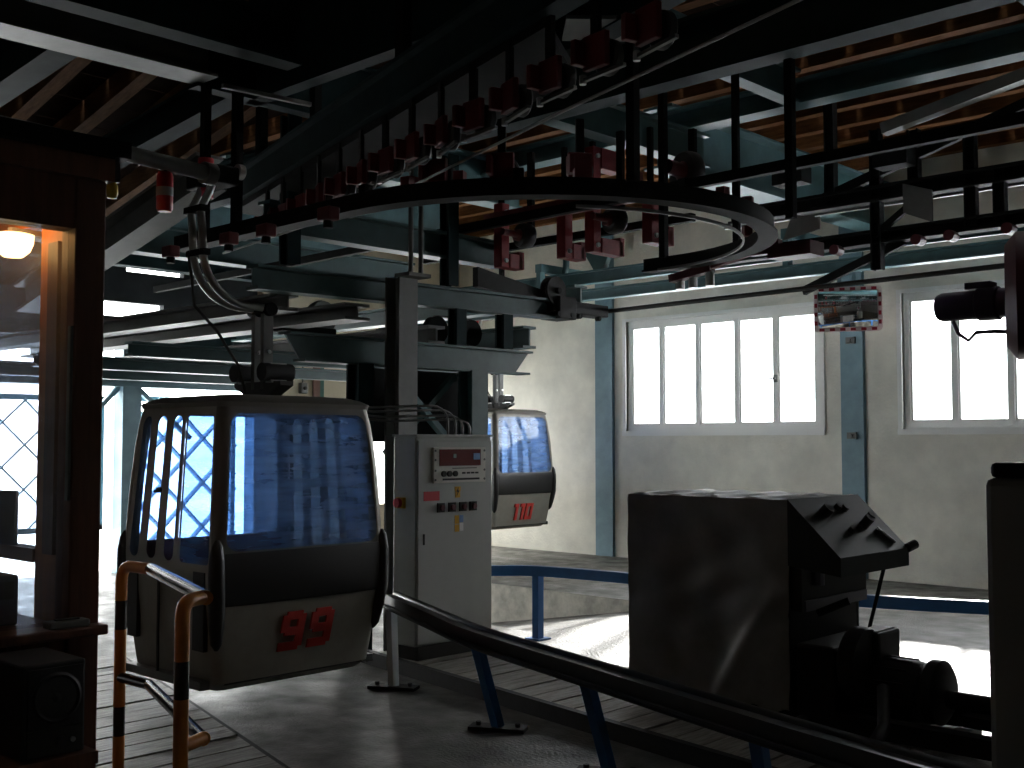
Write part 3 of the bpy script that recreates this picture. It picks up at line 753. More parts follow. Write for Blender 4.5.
def make_cabin(label, loc, num, y0, dz):
    t = thing('gondola_cabin', label, 'gondola cabin', loc, 0, 'gondola cabins')
    zsill, ztop = .72, 1.72
    zz = [0,.05,.2,.4,.55,.64,zsill]
    loft([perim(z) for z in zz], cap0=True).build('lower_body', 'cab_silver', t, True)
    a,b = prof(ztop)
    loft([perim(ztop,.012), perim(ztop+.03,.02), perim(0,a=a-.03,b=b-.03), perim(0,a=a-.14,b=b-.14)], cap1=True)
    rings = [perim(ztop,.006), perim(ztop+.03,.016)]
    for dz_, sh in ((.055,.03),(.075,.09),(.085,.2)):
        rings.append([(x,y,ztop+dz_) for x,y,_ in perim(0,a=a-sh,b=b-sh,r=CR)])
    loft(rings, cap0=True, cap1=True).build('roof', 'cab_roof', t, True)
    # corner pillars
    for k,(sx,sy) in enumerate(((1,1),(-1,1),(-1,-1),(1,-1))):
        rows = []
        for z in (zsill,.95,1.1,1.3,1.5,1.62,ztop):
            p = perim(z)[k*7:(k+1)*7]; q = [(x*.93, y*.93, z) for x,y,z in p]
            rows.append(p+list(reversed(q)))
        loft(rows, True, True).build('corner_pillar', 'cab_roof' if sx > 0 and sy < 0 else 'cab_frame', t, True)  # front right pillar stays lighter, imitating portal daylight on its edge
    # front and rear windows
    for side in ('front','rear'):
        fr, gl = ring_panel(side_map(side), -1,1,zsill,ztop, -.985,.985,.845,1.68,.075,1/.55)
        fr.build('window_surround', 'cab_roof', t, True)
        gl.build('end_window', 'cab_end_glass', t, True)
    # sides: three narrow door lights and one fixed light
    edges = [-1.0,-.58,-.16,.26,1.0]
    for side in ('left','right'):
        fm = side_map(side)
        for i in range(4):
            U0,U1 = (edges[i],edges[i+1]) if side == 'left' else (-edges[i+1],-edges[i])
            m = .10 if i < 3 else .05
            fr, gl = ring_panel(fm, U0,U1,zsill,ztop, U0+m,U1-m,.765,1.67,.055 if i<3 else .03,1/.52)
            fr.build('door_frame' if i < 3 else 'window_surround', 'cab_frame', t, True)
            gl.build('door_window' if i < 3 else 'side_window', 'cab_glass' if i < 3 else 'cab_end_glass', t, True)
        sgn = -1 if side == 'left' else 1
        for u in (edges[2]-.01,):
            MB().box(u*.5-.008,u*.5+.008,sgn*.622-.006,sgn*.622+.006,.06,.72).build('door_seam', 'cab_black', t)
        MB().cyl((-.08,sgn*.62,1.2),(-.08,sgn*.645,1.2),.018,8).box(-.12,-.04,sgn*.64-.006,sgn*.64+.006,1.185,1.2).build('door_handle', 'cab_black', t)
        MB().box(-.5,.45,sgn*.60-.03,sgn*.60+.03,.02,.07).build('step_rail', 'grey_steel', t)
        MB().box(.34,.47,sgn*.612-.014,sgn*.612+.014,.25,.72).build('ski_holder', 'cab_black', t)
        MB().box(-.48,-.36,sgn*.612-.014,sgn*.612+.014,.25,.72).build('ski_holder', 'cab_black', t)
    # black bumper band across the front and rear
    for sx in (1,-1):
        rows = []
        for z in (.52,.54,.68,.80,.835):
            e = .012 if .53 < z < .81 else .004
            a_,b_ = prof(z); p = [(sx*(x+e),y,z) for x,y,_ in perim(z,0.0)[:7]]
            p2 = [(sx*(x+e),y,z) for x,y,_ in perim(z,0.0)[21:28]]
            mid = [(sx*(a_+e+.018*(1-u*u)), u*(b_-CR), z) for u in [i/6*1.9-.95 for i in range(7)]]
            rows.append(p2+mid+p)
        n = len(rows[0]); mb = MB(); mb.v = [q for r in rows for q in r]
        for i in range(len(rows)-1):
            for k in range(n-1): mb.f.append((i*n+k,i*n+k+1,(i+1)*n+k+1,(i+1)*n+k))
        mb.build('bumper_band', 'cab_black', t, True)
        for sy in (-1,1):
            pts = []
            for z in (.26,.30,.4,.55,.7,.8,.88,.92):
                a_,b_ = prof(z); pts.append((sx*(a_-.015), sy*(b_-.015), z))
            MB().tube(pts,[.012,.035,.046,.05,.05,.046,.034,.012],10).build('corner_bumper', 'cab_black', t, True)
    w, h, st = .165, .245, .054
    if len(num) == 3: w, st = .15, .05
    y = y0
    for ch in num:
        digit(ch, y, dz, w if ch != '1' else w*.7, h, st).build('number_digit', 'digit_red', t)
        y += (w+.045) if ch != '1' else (w*.7+.02)
    # inside
    MB().box(-.5,-.2,-.5,.5,.40,.48).box(-.54,-.46,-.5,.5,.48,.85).build('rear_seat', 'seat_red', t)
    MB().box(.2,.5,-.5,.5,.40,.48).build('front_seat', 'seat_red', t)
    MB().box(-.5,.5,-.5,.5,.04,.07).build('cabin_floor', 'cab_black', t)
    MB().box(-.30,.30,-.26,.26,ztop-.03,ztop-.015).build('ceiling_panel', 'panel_white', t)
    # hanger
    zr = ztop+.085
    MB().prism([(-.28,0,zr+.07),(-.12,0,zr),(.12,0,zr),(.28,0,zr+.07),(.28,0,zr+.10),(-.28,0,zr+.10)],(0,.10,0)).build('suspension_bar', 'cab_black', t)
    for sx in (-.17,.17):
        MB().cyl((sx,-.07,zr+.16),(sx,.15,zr+.16),.06,14).build('rubber_damper', 'black_rubber', t, True)
        MB().box(sx-.03,sx+.03,-.02,.1,zr+.09,zr+.22).build('damper_clamp', 'bright_steel', t)
    for sx in (-.05,.06):
        MB().box(sx-.02,sx+.02,.0,.07,zr+.05,2.42).build('hanger_plate', 'grey_steel', t)
        MB().cyl((sx-.04,.035,zr+.3),(sx+.04,.035,zr+.3),.014,8).build('pin', 'bright_steel', t)
    MB().cyl((-.12,.035,2.39),(.12,.035,2.39),.045,14).build('pivot', 'dark_steel', t, True)
    for sx in (-.05,.07):
        p = [(sx,.06,2.40),(sx,-.02,2.40)] + arc((sx,-.10,2.74),.34,-PI/2+.1,-PI,10,'yz') + [(sx,-.45,2.9),(sx,-.46,3.0),(sx,-.40,3.12),(sx,-.36,3.24)]
        MB().tube(p,.026,10).build('hanger_arm', 'tube_steel', t, True)
    for zc,yc in ((2.72,-.44),(3.0,-.46)):
        MB().box(-.1,.12,yc-.025,yc+.025,zc-.02,zc+.02).build('arm_spacer', 'dark_steel', t)
    MB().box(-.2,.2,-.42,-.26,3.16,3.28).build('grip_body', 'dark_steel', t, bevel=.015)
    MB().cyl((-.05,-.36,3.1),(-.05,-.36,3.36),.05,12).build('grip_spring', 'can_red', t, True)
    for sx in (-.16,.16):
        MB().lathe([(.01,-.02),(.05,-.02),(.05,.02),(.01,.02)],(sx,-.24,3.26),(0,1,0),14).build('grip_roller','bright_steel',t,True)
    pts = [(.06,-.12,zr+.02),(.04,-.16,zr+.2),(-.02,-.28,zr+.42),(-.06,-.42,zr+.58),(-.07,-.46,zr+.9)]
    MB().tube(pts,.010,6).build('door_cable', 'cable_black', t, True)
    return t
c99 = make_cabin('silver gondola cabin with red number 99 beside the yellow barrier', (-6.75,4.515,.145), '99', -.17, .20)
c99.scale = (1,1.085,1.035)
c110 = make_cabin('small distant silver gondola cabin with red number 110 near the plaster wall', (-11.72,11.97,.47), '110', -.23, .13)
c110.scale = (1,1,.945)
# rails the far cabin hangs from
t = thing('far_rail', 'dark rail above the distant cabin', 'rail', (-11.7,11.55,3.4))
MB().ibeam((-2.2,0,.05),(.9,0,.05),.18,.12).build('rail', 'teal_paint', t)
for x in (-1.8,.5): MB().bar((x,0,.22),(x,0,.85),.06,.06).build('hanger', 'dark_steel', t)

# signs on the beige wall
t = thing('wall_sign', 'brown and green board on the beige wall above the front cabin', 'board', (XW+.03,10.45,2.5))
MB().box(0,.03,-.12,.0,-.5,.5).build('brown_panel', 'sign_brown', t)
MB().box(0,.03,.0,.07,-.5,.5).build('green_panel', 'sign_green', t)
t = thing('wall_switch', 'small grey switch with pipe on the beige wall above the cabin', 'switch', (XW+.03,10.15,2.5))
MB().box(-.028,.05,-.06,.06,-.08,.08).build('switch_box', 'grey_steel', t, bevel=.01)
MB().cyl((0,0,.08),(0,0,.6),.012,8).build('pipe', 'grey_steel', t)
MB().cyl((.05,0,0),(.08,0,0),.025,10).build('knob', 'plinth_dark', t)

# ------------------------------------------------------------------ control cabinet
kc = thing('control_cabinet', 'tall grey electrical control cabinet between the two cabins', 'cabinet', (-6.38,5.67,.084))
CW, CD, CH = .80, .26, 1.655
MB().box(-CD+.01,0.0,.02,CW-.02,0,.10).build('plinth', 'plinth_dark', kc)
MB().box(-CD,-.012,0,CW,.10,CH).build('body', 'cabinet_grey', kc, bevel=.008)
dr = MB().box(-.012,.008,.012,CW-.012,.115,CH-.03).build('door', 'cabinet_grey', kc, bevel=.005)
MB().box(.008,.014,.06,.075,.85,.93).build('door_lock', 'plinth_dark', dr)
MB().box(-CD-.01,.012,-.01,CW+.01,CH,CH+.018).build('top_cover', 'cabinet_grey', kc)
ip = MB().box(.008,.028,.15,.70,1.305,1.575).build('instrument_panel', 'panel_white', kc, bevel=.004)
MB().box(.028,.034,.205,.64,1.435,1.56).build('display', 'display_red', ip)
MB().box(.034,.037,.345,.375,1.495,1.525).build('display_light', 'paper', ip)
MB().box(.034,.037,.56,.63,1.48,1.53).build('display_readout', 'label_blue', ip)
MB().box(.028,.031,.24,.63,1.325,1.34).build('slot', 'plinth_dark', ip)
MB().box(.028,.031,.34,.60,1.413,1.419).build('caption_line', 'plinth_dark', ip)
for y in (.245,.305,.365): MB().cyl((.028,y,1.375),(.045,y,1.375),.022,12).build('knob', 'plinth_dark', ip)
for y in (.46,.51,.555,.60): MB().box(.028,.033,y-.016,y+.016,1.372,1.385).build('key', 'plinth_dark', ip)
for y in (.165,.685):
    for z in (1.33,1.40,1.48,1.55): MB().cyl((.028,y,z),(.032,y,z),.009,8).build('screw', 'grey_steel', ip)
MB().box(.008,.011,.065,.225,1.175,1.245).build('red_label', 'label_red', kc)
MB().box(.008,.011,.385,.445,1.24,1.275).box(.008,.011,.39,.44,1.19,1.24).build('warning_label', 'label_yellow', kc)
MB().prism([(.0115,.42,1.27),(.0115,.40,1.235),(.0115,.413,1.235),(.0115,.405,1.205),(.0115,.43,1.245),(.0115,.417,1.245)],(.002,0,0)).build('flash_mark', 'plinth_dark', kc)
for y in (.235,.35,.465,.575):
    k = MB().box(.008,.022,y-.035,y+.035,1.085,1.155).build('switch_plate', 'plinth_dark', kc)
    MB().cyl((.022,y,1.12),(.04,y,1.12),.022,10).build('switch_knob', 'dark_red', k)
MB().box(.008,.011,.385,.43,.99,1.055).build('hazard_sticker', 'label_yellow', kc)
MB().box(.008,.011,.385,.43,.93,.985).build('hazard_sticker', 'label_yellow', kc)
MB().box(.008,.011,.435,.475,1.0,1.055).build('blue_sticker', 'label_blue', kc)
MB().box(.008,.011,.435,.475,.935,.995).build('pale_sticker', 'label_white', kc)
MB().box(-.2,-.12,-.03,0,1.12,1.20).build('stop_button_box', 'label_yellow', kc)
MB().cyl((-.16,-.03,1.16),(-.16,-.06,1.16),.035,14).build('stop_button', 'label_red', kc)
for i,(dy,hgt) in enumerate(((.62,.17),(.54,.21),(.70,.14),(.46,.24))):
    p = [(-.15,dy,CH),(-.15,dy,CH+hgt*.5)] + [(-.15, dy-.16+.16*math.cos(a), CH+hgt*.5+hgt*.5*math.sin(a)) for a in [PI/2*k/5 for k in range(1,6)]] + [(-.3,dy-.7,CH+hgt-.02),(-.6,dy-1.0,CH+hgt+.02)]
    MB().tube(p,.009,8).build('conduit', 'grey_steel', kc, True)

# ------------------------------------------------------------------ guide rail on the near floor
gr = thing('guide_rail', 'low guide rail with dark padded bar on blue leaning posts', 'guide rail', (-4.78,4.9,0))
ox, oy = -4.78, 4.9
gp = [(-6.24,5.30),(-5.4,4.93),(-4.67,4.62),(-3.53,4.28),(-2.33,3.93),(-1.0,3.58)]
def smooth_path(P, n=6):
    out = []
    for i in range(len(P)-1):
        p0 = Vector(P[max(0,i-1)]); p1 = Vector(P[i]); p2 = Vector(P[i+1]); p3 = Vector(P[min(len(P)-1,i+2)])
        for k in range(n):
            t = k/n; out.append(.5*((2*p1)+(p2-p0)*t+(2*p0-5*p1+4*p2-p3)*t*t+(3*p1-p0-3*p2+p3)*t**3))
    out.append(Vector(P[-1])); return out
gs = [(p.x,p.y) for p in smooth_path(gp)]
def gz(i): return 0
rail_mesh(gs, .075, .525, .625, MB(), ox, oy).build('padded_bar', 'rail_pad', gr, True)
g2 = [(x+.012,y+.05) for x,y in gs]
MB().tube([(x-ox,y-oy,.615) for x,y in g2],.03,10).build('top_tube', 'rail_pad', gr, True)
MB().tube([(x-ox-.02,y-oy-.05,.55) for x,y in gs],.014,8).build('wear_strip', 'black_rubber', gr, True)
for (bx,by),(tx,ty),m in (((-6.09,5.21),(-6.15,5.24),'post_lit'),((-4.78,4.90),(-4.69,4.64),'blue_paint'),((-3.73,4.64),(-3.60,4.31),'blue_paint'),((-2.6,4.33),(-2.45,3.98),'blue_paint'),((-1.6,4.05),(-1.5,3.75),'blue_paint')):
    pp = MB().bar((bx-ox,by-oy,.02),(tx-ox,ty-oy,.53),.055,.055,(1,0,0)).build('post', m, gr)
    MB().cbox((bx-ox,by-oy,.012),(.34,.12,.022),rotz(.5)).build('foot_plate', 'grease_black', pp)
    for s in (-.12,.12): MB().cyl((bx-ox+s*.88,by-oy+s*.48,.02),(bx-ox+s*.88,by-oy+s*.48,.045),.016,8).build('bolt', 'grease_black', pp)

# ------------------------------------------------------------------ blue railing
br = thing('blue_railing', 'bright blue steel railing behind the plank deck and the covered machine', 'railing', (-6.73,7.42,0))
ox, oy = -6.73, 7.42
bp = [(-7.35,6.72),(-6.95,7.03),(-6.6,7.30),(-5.66,7.42),(-4.6,7.44),(-3.78,7.5),(-3.0,7.75),(-2.2,8.2),(-1.6,8.8)]
bs = [(p.x,p.y) for p in smooth_path(bp)]
rail_mesh(bs, .07, .555, .64, MB(), ox, oy).build('handrail', 'blue_paint', br, True)
for x,y in ((-6.70,7.36),(-4.2,7.46),(-2.2,8.2),(-7.2,6.83)):
    p = MB().box(x-ox-.035,x-ox+.035,y-oy-.035,y-oy+.035,.002,.56).build('post', 'blue_paint', br)
    MB().box(x-ox-.08,x-ox+.08,y-oy-.08,y-oy+.08,.002,.014).build('foot_plate', 'blue_paint', p)

# ------------------------------------------------------------------ covered drive unit
du = thing('covered_machine', 'machine under a dark tarpaulin with a sloping control console and motor', 'machine', (-3.93,6.22,0))
ox, oy = -3.93, 6.22
def D(mb, name, m, parent=None, **k):
    mb.v = [(x-ox,y-oy,z) for x,y,z in mb.v]; return mb.build(name, m, parent or du, **k)
x0,x1,y0_,y1_,zb,zt = -4.50,-3.36,5.80,6.64,.17,1.37
def fold(x, z):
    # folds of the cloth: hanging drapes fanning from the top corners
    u = (x-x0)/(x1-x0); v = (z-zb)/(zt-zb)
    f = .012*math.sin(u*9+v*2.2)*(1-v)**.7 + .006*math.sin(u*21-v*5)*(1-v)
    d = ((1-u)*1.45 - (.66-v))
    f += .030*math.exp(-(d/.07)**2)*max(0,min(1,(.75-v)*3))
    f += .009*math.sin(u*17+4*math.sin(v*6))*math.sin(v*11+3*u)
    d2 = (u*1.2 - (1-v)*.6)
    f += .010*math.exp(-(d2/.06)**2)*min(1,(1-v)*1.5)
    d3 = ((1-u) - (v-.45)*.5)
    f += .014*math.exp(-(d3/.05)**2)*(v > .45)*(1-v)*2
    return f
tb = MB(); nu, nv = 48, 44
for j in range(nv+1):
    for i in range(nu+1):
        x = x0+(x1-x0)*i/nu; z = zb+(zt-zb)*j/nv
        hem = .02*math.sin(i*.7)*(1-j/nv) if j == 0 else 0
        tb.v.append((x, y0_-fold(x,z)*(1 if 0 < j < nv else .2), z+hem))
for j in range(nv):
    for i in range(nu): a = j*(nu+1)+i; tb.f.append((a,a+1,a+nu+2,a+nu+1))
b0 = len(tb.v); mu = 22
for j in range(mu+1):
    for i in range(nu+1):
        x = x0+(x1-x0)*i/nu; y = y0_+(y1_-y0_)*j/mu
        tb.v.append((x,y,zt+(.012*math.sin(i*.55+.6*math.sin(j*.3))*(1 if 0<j<mu and 0<i<nu else 0))))
for j in range(mu):
    for i in range(nu): a = b0+j*(nu+1)+i; tb.f.append((a,a+1,a+nu+2,a+nu+1))
tb.add([(x0,y0_,zb),(x0,y1_,zb),(x0,y1_,zt),(x0,y0_,zt)],[(0,1,2,3)])
tb.add([(x0,y1_,zb),(x1,y1_,zb),(x1,y1_,zt),(x0,y1_,zt)],[(0,1,2,3)])
D(tb, 'tarpaulin', 'tarp', smooth=True)
D(MB().box(x1-.03,x1-.005,y0_+.02,y1_-.02,.2,1.30), 'inner_panel', 'grease_black')
con = D(MB().prism([(x1,y0_-.005,1.375),(-3.035,y0_-.005,1.065),(-3.035,y0_-.005,.96),(x1,y0_-.005,1.0)],(0,.85,0)), 'console', 'console')
def onp(s, t, e=0):   # s 0..1 down the slope, t 0..1 across
    nx, nz = .31, .325; L = math.hypot(nx,nz); return (x1+.325*s+nx/L*e-ox, y0_+.84*t-oy, 1.375-.31*s+nz/L*e)
for s,t_,r,h in ((.28,.30,.035,.05),(.22,.52,.022,.03),(.25,.60,.022,.03),(.62,.42,.02,.03),(.60,.55,.016,.025),(.55,.66,.03,.07),(.48,.76,.026,.06),(.70,.74,.018,.03)):
    MB().cyl(onp(s,t_),onp(s,t_,h),r,12).build('knob', 'plinth_dark', con)
MB().bar(onp(.62,.80,.01),onp(.9,.86,.01),.03,.015).build('lever', 'grey_steel', con)
MB().cyl(onp(1.0,.98,.0),onp(1.0,1.06,.03),.028,12).build('grip_knob', 'black_rubber', con)
D(MB().cyl((-3.12,6.50,.97),(-3.21,6.45,.55),.012,8), 'support_strut', 'dark_steel')
D(MB().box(-3.36,-3.12,5.86,6.60,.16,.56), 'engine_block', 'grease_black', bevel=.02)
D(MB().box(-3.36,-3.30,5.84,6.62,.74,.98), 'rear_panel', 'plinth_dark')
D(MB().box(-3.30,-3.285,5.86,6.60,.74,.80), 'plate_strip', 'paper_dark')
D(MB().cyl((-3.3,6.0,.88),(-3.3,6.0,.96),.05,12), 'oil_filter', 'paper_dark')
D(MB().cyl((-3.28,5.98,.72),(-3.12,6.05,.80),.022,10), 'pipe', 'dark_steel')
D(MB().lathe([(.0,-.05),(.19,-.05),(.2,-.03),(.2,.03),(.19,.05),(.0,.05)],(-3.06,6.06,.46),(1,0,0),28), 'flywheel', 'grease_black', smooth=True)
D(MB().box(-3.11,-2.97,6.10,6.38,.40,.63), 'gear_cover', 'grease_black', bevel=.02)
D(MB().box(-3.09,-2.99,6.12,6.34,.63,.635), 'cover_label', 'paper')
mo = D(MB().lathe([(.0,-.26),(.175,-.26),(.19,-.24),(.19,.12),(.175,.15),(.0,.15)],(-2.90,6.2,.295),(1,0,0),28), 'motor_body', 'grease_black', smooth=True)
for k in range(14):
    a = 2*PI*k/14
    MB().bar((-3.12-ox,6.2+.192*math.cos(a)-oy,.295+.192*math.sin(a)),(-2.80-ox,6.2+.192*math.cos(a)-oy,.295+.192*math.sin(a)),.012,.012).build('cooling_fin', 'grease_black', mo)
D(MB().lathe([(.0,0),(.15,0),(.175,.03),(.175,.09),(.13,.12),(.0,.12)],(-2.74,6.2,.33),(1,0,0),28), 'fan_cowl', 'grease_black', smooth=True)
D(MB().cyl((-2.64,6.2,.30),(-1.75,6.2,.30),.05,14), 'drive_shaft', 'grease_black', smooth=True)
D(MB().box(-2.5,-1.72,6.05,6.35,.2,.26), 'shaft_bed', 'grease_black')
for y in (5.92,6.5): D(MB().box(-4.45,-1.7,y-.05,y+.05,.10,.20), 'base_rail', 'grease_black')
for x,y in ((-4.38,5.92),(-4.38,6.5),(-3.4,5.92),(-3.4,6.5),(-2.0,5.92),(-2.0,6.5)): D(MB().box(x-.07,x+.07,y-.07,y+.07,.088,.12).cyl((x,y,.1),(x,y,.2),.04,10), 'foot', 'grease_black')
D(MB().tube([(-3.25,5.75,.16)]+[(-2.98+.27*math.cos(a),5.42+.16*math.sin(a),.14) for a in [PI*.9+PI*1.15*k/14 for k in range(15)]]+[(-2.78,5.75,.2),(-2.9,6.0,.35)],.035,10), 'hose', 'black_rubber', smooth=True)

# ------------------------------------------------------------------ dark column and hanging gear motor at the right edge
t = thing('black_column', 'black padded column at the right edge of the picture', 'column', (-1.47,4.78,0))
MB().box(-.28,.28,-.28,.28,0.002,1.56).build('padding', 'column_pad', t, bevel=.03)
MB().box(-.26,.27,-.27,.27,1.56,1.62).build('cap', 'grease_black', t, bevel=.02)
t = thing('gear_motor', 'dark red drive wheel with a small cylindrical motor at right edge', 'motor', (-1.435,4.52,2.27))
MB().lathe([(.0,-.09),(.20,-.09),(.25,-.05),(.25,.06),(.2,.1),(.0,.1)],(-.15,.07,0),(1,.35,0),32).build('wheel_housing', 'dark_red', t, True)
MB().lathe([(.0,-.26),(.05,-.26),(.058,-.24),(.058,-.1),(.066,-.095),(.066,-.02),(.058,-.015),(.058,.12),(.08,.13),(.08,.18)],(-.22,-.015,-.03),(1,0,0),20).build('motor_body', 'motor_flare_tint', t, True)
MB().box(-.36,-.26,-.05,.02,.03,.055).build('terminal_box', 'motor_flare_tint', t)
for k in range(6): MB().cyl((-.13,-.02+.075*math.cos(k),-.03+.075*math.sin(k*PI/3)),(-.10,-.02+.075*math.cos(k),-.03+.075*math.sin(k*PI/3)),.012,8).build('bolt', 'dark_steel', t)
MB().tube([(-.42,-.02,-.09),(-.40,-.02,-.14),(-.36,-.02,-.17),(-.33,-.02,-.14),(-.26,-.02,-.14),(-.16,-.02,-.15),(-.08,-.02,-.20),(.0,-.02,-.28),(.08,0,-.34)],.008,6).build('cable', 'motor_flare_tint', t, True)
MB().bar((.06,.15,-.66),(.06,.15,-.05),.07,.07).bar((.08,.15,-.06),(-.15,.07,0),.08,.08).build('support_post', 'dark_steel', t)

# ------------------------------------------------------------------ yellow and black barrier
yb = thing('hazard_barrier', 'orange and black striped tube barrier beside the ticket booth', 'barrier', (-5.25,2.75,0))
A, C1, C2, B = Vector((0,0)), Vector((.26,.01)), Vector((1.31,-.34)), Vector((1.37,-.47))
def vpt(p, z): return Vector((p.x,p.y,z))
zt_ = 1.10; rad = .028
def bend(p, q, r, q_, n=6):
    # rounded corner at q between p and q_
    d0 = (p-q).normalized(); d1 = (q_-q).normalized(); out = []
    for i in range(n+1):
        t = i/n; out.append((q+d0*r)*(1-t)**2 + q*2*t*(1-t) + (q+d1*r)*t*t)
    return out
toppath = [vpt(A,.98)] + bend(vpt(A,.9), vpt(A,zt_), .09, vpt(C1,zt_))
MB().tube([vpt(A,.93)]+toppath+[vpt(C1,zt_)],rad,12).build('corner_tube', 'hazard_orange', yb, True)
MB().tube([vpt(C1,zt_),vpt(C2,zt_-.0)],rad,12).build('top_tube', 'hazard_black', yb, True)
MB().tube([vpt(C2,zt_)]+bend(vpt(C2,zt_), vpt(B,zt_), .06, vpt(B,.9))+[vpt(B,.88)],rad,12).build('corner_tube', 'hazard_orange', yb, True)
MB().tube([vpt(C2,zt_)+Vector((.03,-.012,0)),vpt(C2,zt_)],rad,12).build('end_cap', 'hazard_orange', yb, True)
for P_, bands in ((A,((.79,.93,'hazard_black'),(.42,.79,'hazard_orange'),(.28,.42,'hazard_black'),(.002,.28,'hazard_orange'))),(B,((.74,.88,'hazard_black'),(.34,.74,'hazard_orange'),(.20,.34,'hazard_black'),(.002,.20,'hazard_orange')))):
    for a,b,m in bands: MB().cyl((P_.x,P_.y,a),(P_.x,P_.y,b),rad,12).build('post_band', m, yb, True)
MB().tube([vpt(A,.56),vpt(C1,.56)],rad*.9,12).build('middle_tube', 'hazard_black', yb, True)
MB().tube([vpt(C1,.56),vpt(C2,.56)],rad*.9,12).build('middle_tube', 'hazard_black', yb, True)
MB().tube([vpt(C2,.56),vpt(B,.56)],rad*.9,12).build('middle_tube', 'hazard_orange', yb, True)
MB().lathe([(rad*.7,-.012),(rad,.0),(rad,.012)],(C2.x,C2.y,.56),(1,-.3,0),12).build('end_cap', 'hazard_orange', yb, True)

# ------------------------------------------------------------------ ticket booth
bo = thing('ticket_booth', 'dark brown wooden operator booth with large glass panes at left', 'booth', (-3.8,1.91,0))
ox, oy = -3.8, 1.91
def K(mb, name, m, parent=None, **k):
    mb.v = [(x-ox,y-oy,z) for x,y,z in mb.v]; return mb.build(name, m, parent or bo, **k)
BX0, BY0 = -6.2, -1.0
K(MB().box(-3.91,-3.8,1.80,1.91,.002,2.62), 'corner_post', 'wood_brown', bevel=.006)
K(MB().box(-3.91,-3.8,BY0,BY0+.11,.002,2.62), 'corner_post', 'wood_brown')
K(MB().box(BX0,BX0+.1,1.81,1.91,.002,2.62), 'corner_post', 'wood_brown')
K(MB().box(BX0,BX0+.1,BY0,BY0+.1,.002,2.62), 'corner_post', 'wood_brown')
K(MB().box(-3.90,-3.81,BY0+.11,1.80,2.44,2.62), 'front_header', 'wood_brown')
K(MB().box(BX0+.1,-3.91,1.82,1.90,2.50,2.62), 'side_header', 'wood_orange')
n = 14; w = (1.80-BY0-.11)/n
for k in range(n): K(MB().box(-3.88,-3.83 + .006*(k % 2),BY0+.11+k*w+.002,BY0+.11+(k+1)*w-.002,.01,1.04), 'front_board', 'wood_brown')
n = 10; w = (-3.91-BX0-.1)/n
for k in range(n): K(MB().box(BX0+.1+k*w+.002,BX0+.1+(k+1)*w-.002,1.83,1.885 + .006*(k % 2),.01,.94), 'side_board', 'wood_brown')
K(MB().box(-3.92,-3.735,BY0,1.915,1.04,1.075), 'counter', 'wood_brown', bevel=.008)
K(MB().box(BX0+.1,-3.91,1.80,1.91,.94,.98), 'side_sill', 'wood_brown')
K(MB().box(-4.16,-3.91,1.84,1.885,.98,2.5), 'side_jamb', 'wood_orange')
K(MB().box(-4.06,-3.98,1.82,1.84,1.3,2.42), 'jamb_panel', 'wood_brown')
K(MB().box(BX0,-3.78,BY0,1.93,2.62,2.70), 'roof', 'wood_brown')
K(MB().box(BX0-.1,-3.74,BY0-.1,1.97,2.70,2.76), 'roof_cover', 'dark_steel')
K(MB().box(BX0,BX0+.06,BY0,1.81,.002,1.0), 'back_wall', 'wood_brown')
K(MB().box(-3.858,-3.85,BY0+.11,1.80,1.075,2.44), 'front_pane', 'booth_glass')
K(MB().box(BX0+.1,-4.16,1.856,1.862,.98,2.5), 'side_pane', 'booth_glass')
K(MB().box(-5.2,-5.14,1.83,1.90,.98,2.5), 'side_mullion', 'pillar_paint')
K(MB().box(BX0+.1,-4.16,1.83,1.90,1.26,1.31), 'side_rail', 'wood_brown')
K(MB().box(-3.826,-3.805,1.79,1.803,1.5,2.1), 'glazing_bead', 'grey_steel')
# lamp in the booth
t = thing('booth_lamp', 'glowing glass bowl lamp on the inner wall of the booth', 'lamp', (-4.17,1.74,2.37))
MB().lathe([(.0,.0),(.035,.004),(.058,.025),(.07,.055),(.072,.085),(.06,.088),(.0,.08)],(0,0,0),(0,0,1),24).build('glass_bowl', 'lamp_glow', t, True)
MB().cyl((0,0,.08),(0,0,.11),.02,10).bar((0,0,.1),(0,.1,.1),.02,.02).build('lamp_bracket', 'grey_steel', t)
pl = bpy.data.objects.new('bulb_light', bpy.data.lights.new('bulb_light', 'POINT')); COL.objects.link(pl)
pl.parent = t; pl.location = (.0,-.02,.16); pl.data.energy = 1.3; pl.data.color = (1,.42,.12); pl.data.shadow_soft_size = .05
# things on the booth counter
tag(MB().cbox((-4.33,1.79,1.42),(.16,.012,.20),rotz(.25)).build('photo_card','paper_dark'), 'dark photo card leaning on the booth side window rail', 'card')
t = thing('desk_radio', 'dark box with a panel behind the booth glass', 'radio', (-4.02,1.62,1.076))
MB().box(-.08,.06,-.07,.07,0,.17).build('case', 'paper_dark', t, bevel=.008)
MB().box(.06,.066,-.05,.05,.09,.15).build('panel', 'speaker_black', t)
t = thing('postcard_stand', 'row of small pictures standing behind the booth glass', 'pictures', (-4.02,1.38,1.076))
for k,m in enumerate(('paper_dark','speaker_black','paper_dark')):
    c = MB().cbox((0,-.12+.11*k,.055),(.01,.10,.11)).build('picture', m, t)
    MB().cbox((.007,-.12+.11*k,.06),(.003,.04,.05)).build('picture_motif', ('label_yellow','dark_red','paper')[k], c)
for o_ in (bpy.data.objects['desk_radio'], bpy.data.objects['postcard_stand']): o_.location.x += .02
K(MB().box(-4.2,-3.92,BY0+.12,1.80,1.04,1.075), 'inner_shelf', 'wood_brown')
